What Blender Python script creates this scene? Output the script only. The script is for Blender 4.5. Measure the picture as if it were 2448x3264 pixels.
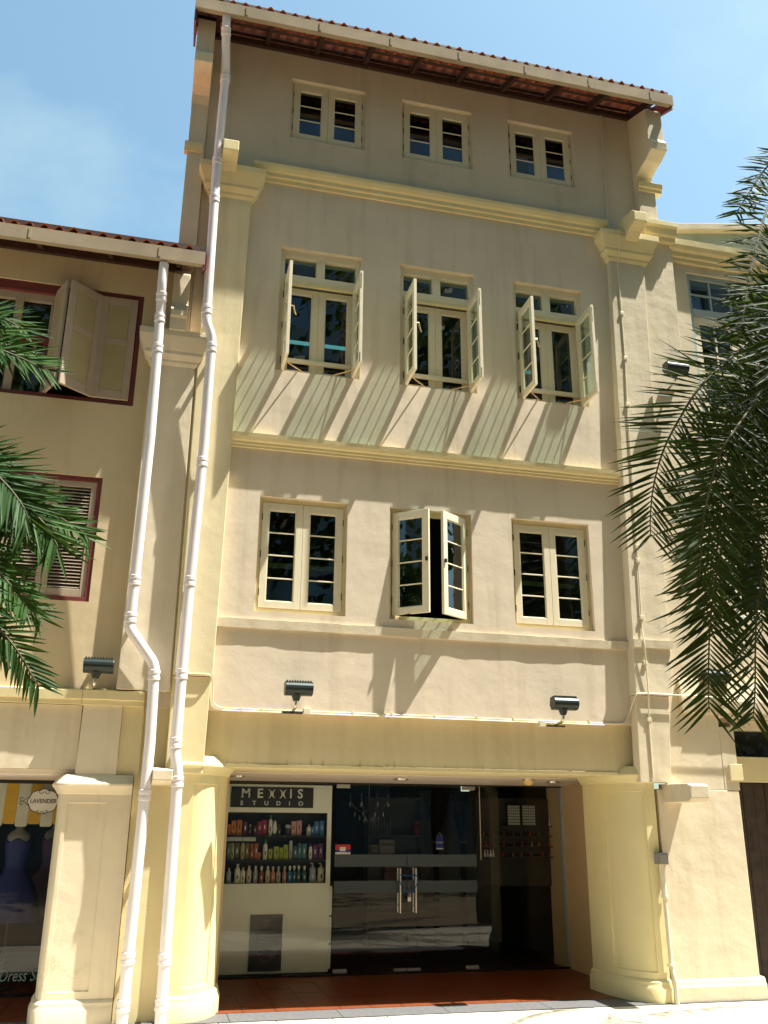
import bpy, bmesh, math, random
from mathutils import Vector, Matrix
random.seed(7)
R = math.radians
for o in list(bpy.data.objects):
    bpy.data.objects.remove(o, do_unlink=True)
scn = bpy.context.scene
COL = scn.collection

# ------------------------------------------------------------------ camera
cam_d = bpy.data.cameras.new('camera')
cam = bpy.data.objects.new('camera', cam_d); COL.objects.link(cam)
yaw, pitch, roll = R(13.779), R(18.832), R(0.471)
fwd = Vector((math.sin(yaw) * math.cos(pitch), math.cos(yaw) * math.cos(pitch), math.sin(pitch)))
rgt = Vector((math.cos(yaw), -math.sin(yaw), 0)); upv = rgt.cross(fwd)
r2 = math.cos(roll) * rgt + math.sin(roll) * upv
u2 = -math.sin(roll) * rgt + math.cos(roll) * upv
m = Matrix((r2, u2, -fwd)).transposed().to_4x4()
m.translation = Vector((0, -9, 1.65))
cam.matrix_world = m
cam_d.sensor_fit = 'VERTICAL'; cam_d.sensor_height = 36.0
cam_d.lens = 2896.5 / 3264 * 36.0
cam_d.clip_start = 0.05; cam_d.clip_end = 2000
scn.camera = cam

# ------------------------------------------------------------------ sky, sun, exposure
SUN = Vector((2.5, -1.0, 6.2)).normalized()
world = bpy.data.worlds.new('World'); scn.world = world; world.use_nodes = True
nt = world.node_tree; N = nt.nodes; N.clear()
out = N.new('ShaderNodeOutputWorld'); bg = N.new('ShaderNodeBackground')
sky = N.new('ShaderNodeTexSky'); sky.sky_type = 'NISHITA'; sky.sun_disc = False
sky.sun_elevation = math.asin(SUN.z); sky.sun_rotation = math.atan2(SUN.x, SUN.y)
sky.air_density = 1.0; sky.dust_density = 2.2; sky.ozone_density = 0.25
tc = N.new('ShaderNodeTexCoord')
mp = N.new('ShaderNodeMapping'); mp.inputs['Scale'].default_value = (1.0, 1.0, 1.6)
mp.inputs['Location'].default_value = (0.35, 0.0, 0.15)
cn = N.new('ShaderNodeTexNoise'); cn.inputs['Scale'].default_value = 2.3; cn.inputs['Detail'].default_value = 7; cn.inputs['Roughness'].default_value = 0.55
cr = N.new('ShaderNodeValToRGB'); cr.color_ramp.elements[0].position = 0.50; cr.color_ramp.elements[1].position = 0.90
cr.color_ramp.elements[0].color = (0.04, 0.04, 0.04, 1); cr.color_ramp.elements[1].color = (0.85, 0.85, 0.85, 1)
mx = N.new('ShaderNodeMix'); mx.data_type = 'RGBA'; mx.inputs['B'].default_value = (4.0, 4.1, 4.2, 1)
nt.links.new(tc.outputs['Generated'], mp.inputs['Vector']); nt.links.new(mp.outputs['Vector'], cn.inputs['Vector'])
nt.links.new(cn.outputs['Fac'], cr.inputs['Fac']); nt.links.new(cr.outputs['Color'], mx.inputs['Factor'])
nt.links.new(sky.outputs['Color'], mx.inputs['A']); wb = N.new('ShaderNodeMix'); wb.data_type = 'RGBA'; wb.blend_type = 'MULTIPLY'; wb.inputs['Factor'].default_value = 1.0; wb.inputs['B'].default_value = (0.86, 1.09, 1.0, 1)
nt.links.new(mx.outputs['Result'], wb.inputs['A']); nt.links.new(wb.outputs['Result'], bg.inputs['Color'])
nt.links.new(bg.outputs['Background'], out.inputs['Surface'])
bg.inputs['Strength'].default_value = 0.088
sun_d = bpy.data.lights.new('sun', 'SUN'); sun_d.energy = 4.8; sun_d.angle = R(0.53); sun_d.color = (1.0, 0.965, 0.89)
sun = bpy.data.objects.new('sun', sun_d); COL.objects.link(sun)
sun.rotation_euler = SUN.to_track_quat('Z', 'Y').to_euler(); sun.location = (20, -10, 40)
scn.view_settings.view_transform = 'Standard'; scn.view_settings.look = 'None'
scn.view_settings.exposure = 1.50; scn.view_settings.gamma = 1.0; scn.view_settings.use_curve_mapping = False
scn.render.engine = 'CYCLES'

# ------------------------------------------------------------------ materials
MATS = {}
def new_mat(name):
    mt = bpy.data.materials.new(name); mt.use_nodes = True
    MATS[name] = mt
    return mt, mt.node_tree, mt.node_tree.nodes['Principled BSDF']
def tex(nt, kind, scale, detail=5, rough=0.55, vec=None, stretch=None):
    n = nt.nodes.new(kind); n.inputs['Scale'].default_value = scale
    if 'Detail' in n.inputs: n.inputs['Detail'].default_value = detail
    if 'Roughness' in n.inputs: n.inputs['Roughness'].default_value = rough
    c = nt.nodes.new('ShaderNodeTexCoord')
    src = c.outputs['Object']
    if stretch:
        mpp = nt.nodes.new('ShaderNodeMapping'); mpp.inputs['Scale'].default_value = stretch
        nt.links.new(src, mpp.inputs['Vector']); src = mpp.outputs['Vector']
    nt.links.new(src, n.inputs['Vector'])
    return n
def ramp(nt, src, p0, c0, p1, c1):
    r = nt.nodes.new('ShaderNodeValToRGB')
    r.color_ramp.elements[0].position = p0; r.color_ramp.elements[0].color = (*c0, 1)
    r.color_ramp.elements[1].position = p1; r.color_ramp.elements[1].color = (*c1, 1)
    nt.links.new(src, r.inputs['Fac']); return r
def mixc(nt, a, b, fac, blend='MULTIPLY'):
    mm = nt.nodes.new('ShaderNodeMix'); mm.data_type = 'RGBA'; mm.blend_type = blend
    if isinstance(fac, float): mm.inputs['Factor'].default_value = fac
    else: nt.links.new(fac, mm.inputs['Factor'])
    for s, k in ((a, 'A'), (b, 'B')):
        if isinstance(s, tuple): mm.inputs[k].default_value = (*s, 1)
        else: nt.links.new(s, mm.inputs[k])
    return mm.outputs['Result']
def plain(name, col, rough=0.5, var=0.06, scale=9, bump=0.0, bscale=60, metal=0.0, spec=0.4, emit=None):
    mt, nt, b = new_mat(name)
    n = tex(nt, 'ShaderNodeTexNoise', scale)
    r = ramp(nt, n.outputs['Fac'], 0.3, tuple(c * (1 - var) for c in col), 0.7, tuple(min(1, c * (1 + var)) for c in col))
    nt.links.new(r.outputs['Color'], b.inputs['Base Color'])
    b.inputs['Roughness'].default_value = rough; b.inputs['Metallic'].default_value = metal
    b.inputs['Specular IOR Level'].default_value = spec
    if bump:
        n2 = tex(nt, 'ShaderNodeTexNoise', bscale, 4)
        bp = nt.nodes.new('ShaderNodeBump'); bp.inputs['Strength'].default_value = 1; bp.inputs['Distance'].default_value = bump
        nt.links.new(n2.outputs['Fac'], bp.inputs['Height']); nt.links.new(bp.outputs['Normal'], b.inputs['Normal'])
    if emit:
        b.inputs['Emission Color'].default_value = (*emit[0], 1); b.inputs['Emission Strength'].default_value = emit[1]
    return mt
def plaster(name, col, stain=0.25, streak=0.12, drip=None, lump=0.008):
    mt, nt, b = new_mat(name)
    n1 = tex(nt, 'ShaderNodeTexNoise', 1.3, 6, 0.6)
    base = ramp(nt, n1.outputs['Fac'], 0.3, tuple(c * 0.93 for c in col), 0.7, tuple(min(1, c * 1.05) for c in col)).outputs['Color']
    n2 = tex(nt, 'ShaderNodeTexNoise', 1.0, 5, 0.6, stretch=(5, 5, 0.45))
    s2 = ramp(nt, n2.outputs['Fac'], 0.52, (1, 1, 1), 0.82, (0.66, 0.62, 0.54)).outputs['Color']
    base = mixc(nt, base, s2, streak * 4 if streak * 4 < 1 else 1.0)
    n3 = tex(nt, 'ShaderNodeTexNoise', 2.6, 8, 0.68)
    s3 = ramp(nt, n3.outputs['Fac'], 0.60, (1, 1, 1), 0.80, (0.80, 0.76, 0.68)).outputs['Color']
    base = mixc(nt, base, s3, stain)
    vo = tex(nt, 'ShaderNodeTexVoronoi', 1.1); vo.feature = 'DISTANCE_TO_EDGE'       # hairline cracks, here and there
    wn = tex(nt, 'ShaderNodeTexNoise', 5.0, 5, 0.6); wm = nt.nodes.new('ShaderNodeMix'); wm.data_type = 'VECTOR'; wm.inputs['Factor'].default_value = 0.16
    wc = nt.nodes.new('ShaderNodeTexCoord'); nt.links.new(wc.outputs['Object'], wm.inputs['A']); nt.links.new(wn.outputs['Color'], wm.inputs['B']); nt.links.new(wm.outputs['Result'], vo.inputs['Vector'])
    ck = ramp(nt, vo.outputs['Distance'], 0.0, (0.55, 0.50, 0.42), 0.0035, (1, 1, 1)).outputs['Color']
    cm = tex(nt, 'ShaderNodeTexNoise', 0.9, 2); cf = ramp(nt, cm.outputs['Fac'], 0.56, (0, 0, 0), 0.68, (0.38, 0.38, 0.38)).outputs['Color']
    base = mixc(nt, base, ck, cf)
    if drip:
        z0, z1 = drip
        c = nt.nodes.new('ShaderNodeTexCoord'); sp = nt.nodes.new('ShaderNodeSeparateXYZ'); nt.links.new(c.outputs['Object'], sp.inputs[0])
        mr = nt.nodes.new('ShaderNodeMapRange'); mr.inputs['From Min'].default_value = z1; mr.inputs['From Max'].default_value = z0
        nt.links.new(sp.outputs['Z'], mr.inputs['Value'])
        n4 = tex(nt, 'ShaderNodeTexNoise', 1.0, 4, 0.6, stretch=(26, 26, 0.9))
        s4 = nt.nodes.new('ShaderNodeMath'); s4.operation = 'MULTIPLY'; nt.links.new(n4.outputs['Fac'], s4.inputs[0]); nt.links.new(mr.outputs['Result'], s4.inputs[1])
        s5 = ramp(nt, s4.outputs[0], 0.56, (1, 1, 1), 0.68, (0.42, 0.33, 0.22)).outputs['Color']
        base = mixc(nt, base, s5, 0.7)
        n6 = tex(nt, 'ShaderNodeTexNoise', 1.0, 3, 0.5, stretch=(14, 14, 0.5))
        s6 = ramp(nt, n6.outputs['Fac'], 0.35, (0.95, 0.945, 0.92), 0.65, (1, 1, 1)).outputs['Color']
        base = mixc(nt, base, s6, 0.9)
    nt.links.new(base, b.inputs['Base Color'])
    b.inputs['Roughness'].default_value = 0.95; b.inputs['Specular IOR Level'].default_value = 0.06
    na = tex(nt, 'ShaderNodeTexNoise', 55, 4, 0.6); nb = tex(nt, 'ShaderNodeTexNoise', 3.2, 4, 0.5)
    ba = nt.nodes.new('ShaderNodeBump'); ba.inputs['Distance'].default_value = 0.0007
    bb = nt.nodes.new('ShaderNodeBump'); bb.inputs['Distance'].default_value = lump
    nt.links.new(nb.outputs['Fac'], bb.inputs['Height']); nt.links.new(na.outputs['Fac'], ba.inputs['Height'])
    nt.links.new(bb.outputs['Normal'], ba.inputs['Normal']); nt.links.new(ba.outputs['Normal'], b.inputs['Normal'])
    return mt
def glass_mat(name, tint=(0.80, 0.90, 0.85), rough=0.0, refl=1.0, two=1.9):
    mt, nt, b = new_mat(name); nt.nodes.remove(b)
    o = nt.nodes['Material Output']
    tr = nt.nodes.new('ShaderNodeBsdfTransparent'); tr.inputs['Color'].default_value = (*tint, 1)
    gl = nt.nodes.new('ShaderNodeBsdfGlossy'); gl.inputs['Roughness'].default_value = rough
    gl.inputs['Color'].default_value = (refl, refl, refl, 1)
    fr = nt.nodes.new('ShaderNodeFresnel')
    ge = nt.nodes.new('ShaderNodeNewGeometry'); mr = nt.nodes.new('ShaderNodeMapRange')      # thin sheet: the same reflectance from both sides
    mr.inputs['To Min'].default_value = 1.52; mr.inputs['To Max'].default_value = 1 / 1.52
    nt.links.new(ge.outputs['Backfacing'], mr.inputs['Value']); nt.links.new(mr.outputs['Result'], fr.inputs['IOR'])
    n = tex(nt, 'ShaderNodeTexNoise', 1.7, 2)
    bp = nt.nodes.new('ShaderNodeBump'); bp.inputs['Distance'].default_value = 0.0015; bp.inputs['Strength'].default_value = 0.35
    nt.links.new(n.outputs['Fac'], bp.inputs['Height']); nt.links.new(bp.outputs['Normal'], gl.inputs['Normal'])
    ms = nt.nodes.new('ShaderNodeMixShader'); mu = nt.nodes.new('ShaderNodeMath'); mu.operation = 'MULTIPLY'; mu.use_clamp = True; mu.inputs[1].default_value = two
    nt.links.new(fr.outputs[0], mu.inputs[0]); nt.links.new(mu.outputs[0], ms.inputs[0])
    nt.links.new(tr.outputs[0], ms.inputs[1]); nt.links.new(gl.outputs[0], ms.inputs[2]); nt.links.new(ms.outputs[0], o.inputs['Surface'])
    return mt
WALL = plaster('wall_plaster', (0.695, 0.595, 0.458), 0.4, 0.16)
TRIM = plaster('trim_plaster', (0.735, 0.63, 0.365), 0.2, 0.08)
COLM = plaster('column_plaster', (0.73, 0.635, 0.35), 0.15, 0.06)
BEAM = plaster('beam_plaster', (0.70, 0.595, 0.365), 0.2, 0.1, drip=(2.16, 2.62))
PALE = plaster('pale_plaster', (0.69, 0.60, 0.44), 0.3, 0.14, lump=0.012)
PINK = plaster('ceiling_plaster', (0.72, 0.62, 0.50), 0.1, 0.0)
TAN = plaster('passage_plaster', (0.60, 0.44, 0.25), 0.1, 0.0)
LWALL = plaster('left_wall_plaster', (0.64, 0.515, 0.325))
CREAM = plain('cream_window_paint', (0.76, 0.68, 0.49), 0.45, 0.03, 12, 0.0006, 40)
DKRED = plain('dark_red_paint', (0.17, 0.035, 0.035), 0.5, 0.12)
SHUTP = plain('shutter_panel_paint', (0.40, 0.315, 0.16), 0.55, 0.06, 6, 0.0006, 50)
SHUT = plain('shutter_paint', (0.42, 0.325, 0.235), 0.55, 0.06, 6, 0.0006, 50)
GREYB = plain('grey_blue_paint', (0.36, 0.42, 0.42), 0.5, 0.06)
GREEN = plaster('grey_green_plaster', (0.50, 0.58, 0.52), 0.2, 0.15)
PIPE = plain('white_pipe_plastic', (0.76, 0.71, 0.72), 0.4, 0.10, 1.6, 0.0, 40, 0, 0.5)
GUT = plain('gutter_paint', (0.36, 0.29, 0.20), 0.85, 0.16, 2.5, 0.001, 30, spec=0.08)
COND = plain('conduit_plastic', (0.70, 0.63, 0.47), 0.45, 0.04)
TILE = plain('roof_tile_clay', (0.56, 0.15, 0.05), 0.8, 0.35, 2.2, 0.002, 45)
WOOD = plain('dark_rafter_wood', (0.05, 0.022, 0.014), 0.7, 0.3, 14, 0.002, 30)
DWOOD = plain('dark_door_wood', (0.045, 0.030, 0.020), 0.5, 0.35, 9, 0.001, 30)
FLOOD = plain('floodlight_metal', (0.026, 0.036, 0.033), 0.35, 0.1, 20, 0, 40, 0.35)
STEEL = plain('brushed_steel', (0.62, 0.58, 0.52), 0.28, 0.05, 40, 0, 40, 1.0)
BRASS = plain('brass', (0.62, 0.42, 0.20), 0.3, 0.08, 30, 0, 40, 1.0)
IRON = plain('black_iron', (0.02, 0.018, 0.016), 0.5, 0.2)
DARK = plain('dark_room_paint', (0.012, 0.011, 0.010), 0.9, 0.2, 2)  # near black, the unlit depth of interiors put into the colour
ROOM = plain('dim_room_paint', (0.035, 0.042, 0.044), 0.9, 0.2, 2)  # wall colour lifted towards teal, standing in for pale pane reflections
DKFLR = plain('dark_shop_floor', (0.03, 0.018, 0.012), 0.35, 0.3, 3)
WHITEP = plain('white_cabinet_laminate', (0.84, 0.85, 0.74), 0.5, 0.02, 3)
BLACKP = plain('black_panel', (0.016, 0.015, 0.015), 0.4, 0.1)
LETT = plain('sign_lettering', (0.72, 0.72, 0.68), 0.5, 0.02)
PAVE = plain('pavement_granite', (0.62, 0.55, 0.43), 0.75, 0.10, 1.6, 0.0012, 70)
PAVE2 = plain('pavement_granite_warm', (0.57, 0.50, 0.39), 0.75, 0.12, 1.8, 0.0012, 70)
KERB = plain('grey_granite', (0.11, 0.108, 0.11), 0.7, 0.2, 30, 0.001, 80)
TERRA = plain('terracotta_tile', (0.175, 0.042, 0.012), 0.42, 0.16, 3, 0.001, 40)
GROUND = plain('road_surface', (0.21, 0.155, 0.095), 0.85, 0.15, 2, 0.002, 60)
GLASS = glass_mat('window_glass', (0.56, 0.72, 0.66))
SHOPG = glass_mat('shop_glass', (0.90, 0.92, 0.89), two=0.8)
FROST = plain('frosted_film', (0.055, 0.075, 0.085), 0.5, 0.03)
OPPW = plain('opposite_wall_paint', (0.34, 0.43, 0.48), 0.8, 0.08, 1)
OPPG = plain('opposite_window_glass', (0.34, 0.42, 0.46), 0.15, 0.25, 0.4, metal=1.0)
TRUNK = plain('palm_bark', (0.10, 0.07, 0.045), 0.9, 0.4, 10, 0.02, 14)
RACH = plain('palm_rachis', (0.075, 0.065, 0.02), 0.6, 0.2)
def leaf_mat(name, c1, c2):
    mt, nt, b = new_mat(name)
    oi = nt.nodes.new('ShaderNodeObjectInfo')
    n = tex(nt, 'ShaderNodeTexNoise', 3.0, 3)
    ad = nt.nodes.new('ShaderNodeMath'); ad.operation = 'ADD'; nt.links.new(oi.outputs['Random'], ad.inputs[0]); nt.links.new(n.outputs['Fac'], ad.inputs[1])
    hf = nt.nodes.new('ShaderNodeMath'); hf.operation = 'MULTIPLY'; hf.inputs[1].default_value = 0.5; nt.links.new(ad.outputs[0], hf.inputs[0])
    r = ramp(nt, hf.outputs[0], 0.2, c1, 0.8, c2)
    nt.links.new(r.outputs['Color'], b.inputs['Base Color']); b.inputs['Roughness'].default_value = 0.55
    b.inputs['Specular IOR Level'].default_value = 0.14
    tl = nt.nodes.new('ShaderNodeBsdfTranslucent'); tl.inputs['Color'].default_value = (0.10, 0.16, 0.02, 1)
    ms = nt.nodes.new('ShaderNodeMixShader'); ms.inputs[0].default_value = 0.22
    nt.links.new(b.outputs[0], ms.inputs[1]); nt.links.new(tl.outputs[0], ms.inputs[2])
    nt.links.new(ms.outputs[0], nt.nodes['Material Output'].inputs['Surface'])
    return mt
LEAF = leaf_mat('palm_leaf', (0.008, 0.016, 0.005), (0.036, 0.054, 0.014))
LEAF2 = leaf_mat('palm_leaf_left', (0.010, 0.036, 0.007), (0.050, 0.122, 0.024))

# ------------------------------------------------------------------ helpers
def wloc(o):
    v = Vector((0, 0, 0))
    while o is not None:
        v += o.location; o = o.parent
    return v
def tag(o, label=None, cat=None, group=None, kind=None):
    if label: o['label'] = label
    if cat: o['category'] = cat
    if group: o['group'] = group
    if kind: o['kind'] = kind
    return o
def empty(name, loc, label=None, cat=None, group=None, kind=None):
    o = bpy.data.objects.new(name, None); COL.objects.link(o); o.location = loc
    o.empty_display_size = 0.1
    return tag(o, label, cat, group, kind)
def z_off(prof): return prof[0][1] * 3.7
class MB:
    def __init__(self): self.v = []; self.f = []; self.xf = None
    def add(self, vs, fs):
        b = len(self.v)
        if self.xf: vs = [self.xf(Vector(p)) for p in vs]
        self.v += [tuple(p) for p in vs]; self.f += [tuple(b + i for i in q) for q in fs]; return self
    def quad(self, a, b, c, d): return self.add([a, b, c, d], [(0, 1, 2, 3)])
    def box(self, x0, x1, y0, y1, z0, z1):
        return self.add([(x0, y0, z0), (x1, y0, z0), (x1, y1, z0), (x0, y1, z0), (x0, y0, z1), (x1, y0, z1), (x1, y1, z1), (x0, y1, z1)],
                        [(0, 3, 2, 1), (4, 5, 6, 7), (0, 1, 5, 4), (1, 2, 6, 5), (2, 3, 7, 6), (3, 0, 4, 7)])
    def hexa(self, bot, top):       # two quads (lists of 4 points)
        return self.add(list(bot) + list(top), [(0, 3, 2, 1), (4, 5, 6, 7), (0, 1, 5, 4), (1, 2, 6, 5), (2, 3, 7, 6), (3, 0, 4, 7)])
    def sweepx(self, prof, x0, x1, n=1, jit=0.0, rnd=None, dz0=0.0, dz1=0.0, wav=0.0):    # closed profile of (y, z), swept along x
        k = len(prof); vs = []; fs = []; rnd = rnd or random
        for i in range(n + 1):
            t = i / n; x = x0 + (x1 - x0) * t
            jy = rnd.uniform(-jit, jit); jz = rnd.uniform(-jit, jit)
            jy += wav * (math.sin(x * 7.3 + z_off(prof)) * 0.5 + math.sin(x * 17.1 + 1.3) * 0.3 + math.sin(x * 2.9) * 0.5)
            jz += wav * (math.sin(x * 9.1 + 0.7) * 0.5 + math.sin(x * 23.7) * 0.35)
            for (y, z) in prof:
                vs.append((x, y + (jy if y < -0.012 else 0), z + dz0 * (1 - t) + dz1 * t + (jz if y < -0.012 else 0)))
        for i in range(n):
            for j in range(k):
                a = i * k + j; b = i * k + (j + 1) % k
                fs.append((a, a + k, b + k, b))
        fs.append(tuple(range(k))); fs.append(tuple(n * k + j for j in reversed(range(k))))
        return self.add(vs, fs)
    def prism(self, poly, x0, x1):     # polygon of (y, z) between two x
        return self.sweepx(poly, x0, x1)
    def tube(self, pts, r, n=12, cap=True):
        pts = [Vector(p) for p in pts]; rings = []
        rs = r if isinstance(r, (list, tuple)) else [r] * len(pts)
        ref = None
        for i, p in enumerate(pts):
            if i == 0: t = pts[1] - p
            elif i == len(pts) - 1: t = p - pts[i - 1]
            else: t = (pts[i + 1] - p).normalized() + (p - pts[i - 1]).normalized()
            t.normalize()
            if ref is None: ref = Vector((0, 1, 0)) if abs(t.y) < 0.8 else Vector((1, 0, 0))
            u = (ref - t * ref.dot(t)).normalized(); w = t.cross(u); ref = u
            rings.append([p + (u * math.cos(a) + w * math.sin(a)) * rs[i] for a in [2 * math.pi * k / n for k in range(n)]])
        vs = [q for rg in rings for q in rg]; fs = []
        for i in range(len(pts) - 1):
            for k in range(n):
                a = i * n + k; b = i * n + (k + 1) % n
                fs.append((a, b, b + n, a + n))
        if cap:
            fs.append(tuple(reversed(range(n)))); fs.append(tuple((len(pts) - 1) * n + k for k in range(n)))
        return self.add(vs, fs)
    def lathe(self, c, prof, n=14, sy=1.0):       # profile of (r, z) about a vertical axis at c
        vs = []; fs = []; k = len(prof)
        for i in range(n):
            a = 2 * math.pi * i / n
            for (r, z) in prof: vs.append((c[0] + r * math.cos(a), c[1] + r * math.sin(a) * sy, c[2] + z))
        for i in range(n):
            i2 = (i + 1) % n
            for j in range(k - 1):
                fs.append((i * k + j, i2 * k + j, i2 * k + j + 1, i * k + j + 1))
        fs.append(tuple(i * k for i in reversed(range(n)))); fs.append(tuple(i * k + k - 1 for i in range(n)))
        return self.add(vs, fs)
    def build(self, name, mat, parent=None, smooth=False, bevel=0.0, seg=2):
        off = wloc(parent) if parent is not None else Vector((0, 0, 0))
        me = bpy.data.meshes.new(name)
        me.from_pydata([Vector(p) - off for p in self.v], [], self.f); me.update()
        bm = bmesh.new(); bm.from_mesh(me); bmesh.ops.recalc_face_normals(bm, faces=bm.faces); bm.to_mesh(me); bm.free()
        me.materials.append(mat)
        if smooth:
            for p in me.polygons: p.use_smooth = True
        o = bpy.data.objects.new(name, me); COL.objects.link(o)
        if parent is not None: o.parent = parent
        if smooth:
            try: me.set_sharp_from_angle(angle=R(38))
            except Exception: pass
        if bevel:
            b = o.modifiers.new('bevel', 'BEVEL'); b.width = bevel; b.segments = seg; b.limit_method = 'ANGLE'; b.angle_limit = R(40)
            b.harden_normals = False
        return o
def text(body, size, loc, mat, parent, name='lettering', bold=0.0, ext=0.002, align='CENTER', sx=1.0, spacing=1.0, shear=0.0):
    cu = bpy.data.curves.new(name, 'FONT'); cu.body = body; cu.size = size; cu.extrude = ext
    cu.align_x = align; cu.align_y = 'CENTER'; cu.space_character = spacing; cu.shear = shear; cu.offset = bold; cu.resolution_u = 3
    cu.materials.append(mat)
    o0 = bpy.data.objects.new(name + '_curve', cu); COL.objects.link(o0)
    me = bpy.data.meshes.new_from_object(o0); bpy.data.objects.remove(o0); bpy.data.curves.remove(cu)
    o = bpy.data.objects.new(name, me); COL.objects.link(o); o.parent = parent
    o.location = Vector(loc) - (wloc(parent) if parent else Vector())
    o.rotation_euler = (R(90), 0, 0); o.scale = (sx, 1, 1)
    return o
def share(src, name, parent, matrix):
    o = bpy.data.objects.new(name, src); COL.objects.link(o); o.parent = parent
    o.matrix_local = Matrix.Translation(-wloc(parent)) @ matrix
    return o
def holed_wall(mb, x0, x1, z0, z1, y0, y1, holes):
    xs = sorted({x0, x1, *[h[0] for h in holes], *[h[1] for h in holes]}); zs = sorted({z0, z1, *[h[2] for h in holes], *[h[3] for h in holes]})
    for i in range(len(xs) - 1):
        for j in range(len(zs) - 1):
            cx = (xs[i] + xs[i + 1]) / 2; cz = (zs[j] + zs[j + 1]) / 2
            if any(h[0] < cx < h[1] and h[2] < cz < h[3] for h in holes): continue
            a, b, c, d = xs[i], xs[i + 1], zs[j], zs[j + 1]
            mb.quad((a, y0, c), (b, y0, c), (b, y0, d), (a, y0, d)); mb.quad((a, y1, c), (a, y1, d), (b, y1, d), (b, y1, c))
    for (a, b, c, d) in holes:
        mb.quad((a, y0, c), (a, y1, c), (a, y1, d), (a, y0, d)); mb.quad((b, y0, c), (b, y0, d), (b, y1, d), (b, y1, c))
        mb.quad((a, y0, d), (a, y1, d), (b, y1, d), (b, y0, d)); mb.quad((a, y0, c), (b, y0, c), (b, y1, c), (a, y1, c))
    mb.quad((x0, y0, z0), (x0, y0, z1), (x0, y1, z1), (x0, y1, z0)); mb.quad((x1, y0, z0), (x1, y1, z0), (x1, y1, z1), (x1, y0, z1))
    mb.quad((x0, y0, z0), (x0, y1, z0), (x1, y1, z0), (x1, y0, z0)); mb.quad((x0, y0, z1), (x1, y0, z1), (x1, y1, z1), (x0, y1, z1))
def wall_build(mb, name, mat, parent):
    o = mb.build(name, mat, parent)
    bm = bmesh.new(); bm.from_mesh(o.data); bmesh.ops.remove_doubles(bm, verts=bm.verts, dist=1e-4)
    bmesh.ops.recalc_face_normals(bm, faces=bm.faces); bm.to_mesh(o.data); bm.free()
    return o

# ------------------------------------------------------------------ ground (setting)
g = MB().box(-60, 60, -60, 14, -0.6, -0.03).build('ground', GROUND); tag(g, 'grey road and base ground around the shophouses', kind='structure')
pv = empty('pavement', (0, -2, 0)); tag(pv, 'pale granite slab pavement in full sun in front of the shops', kind='structure')
slab = None
rs = random.Random(3)
slab_me = [MB().box(-0.247, 0.247, -0.297, 0.297, -0.03, 0).build('t', mt_) for mt_ in (PAVE, PAVE2)]
slab_data = []
for o in slab_me:
    bm = bmesh.new(); bm.from_mesh(o.data); bmesh.ops.bevel(bm, geom=bm.edges[:], offset=0.004, segments=1, affect='EDGES'); bm.to_mesh(o.data); bm.free()
    slab_data.append(o.data); bpy.data.objects.remove(o)
for j in range(4):
    y = -0.405 - 0.6 * j
    for i in range(18):
        x = -2.0 + 0.5 * i + (0.25 if j % 2 else 0)
        share(rs.choice(slab_data), 'paving_slab', pv, Matrix.Translation((x, y, rs.uniform(-0.0015, 0.0015))))
MB().box(-16, -2.26, -2.5, -0.11, -0.029, 0.0).build('paving_field', PAVE, pv)
MB().box(7.02, 22, -2.5, -0.11, -0.029, 0.0).build('paving_field', PAVE, pv)
MB().box(-16, 22, -2.66, -2.505, -0.12, 0.004).build('pavement_edge', KERB, pv)
kb = empty('kerb', (0, 0, 0)); tag(kb, 'grey granite edging strip between pavement and tiled walkway', kind='structure')
kdat = MB().box(-0.497, 0.497, -0.10, 0.262, -0.03, 0.006).build('t', KERB)
kd = kdat.data; bpy.data.objects.remove(kdat)
for i in range(-3, 9):
    share(kd, 'kerb_stone', kb, Matrix.Translation((i * 1.0 + 0.35, 0, 0)))
wk = empty('walkway_floor', (0, 1, 0)); tag(wk, 'orange terracotta tiled five foot way floor', kind='structure')
tdat = MB().box(-0.1475, 0.1475, -0.1475, 0.1475, -0.02, 0.008).build('t', TERRA); td = tdat.data; bpy.data.objects.remove(tdat)
for i in range(-7, 24):
    for j in range(0, 7):
        x = -0.05 + 0.3 * i; y = 0.42 + 0.3 * j
        share(td, 'floor_tile', wk, Matrix.Translation((x, y, rs.uniform(-0.001, 0.001))))
MB().box(-2.4, 7.1, 0.262, 2.4, -0.029, -0.002).build('tile_bed', plain('tile_grout', (0.16, 0.09, 0.06), 0.8), wk)

# ------------------------------------------------------------------ main shophouse
H = empty('shophouse', (2.8, 0, 0), 'cream three storey shophouse with open casement windows and a glass shopfront', 'shophouse')
TF = [(0.985, 1.927), (2.396, 3.340), (3.833, 4.756)]; TFZ = (9.516, 10.415)
MF = [(0.962, 1.912), (2.384, 3.313), (3.811, 4.729)]; MFZ = (6.36, 7.955)
LF = [(0.874, 1.809), (2.274, 3.198), (3.668, 4.603)]; LFZ = (3.644, 4.874)
mb = MB(); holed_wall(mb, 0.008, 5.60, 2.655, 10.84, 0, 0.25, [(*x, *TFZ) for x in TF] + [(*x, *MFZ) for x in MF] + [(*x, *LFZ) for x in LF])
wall_build(mb, 'wall', WALL, H)
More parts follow.
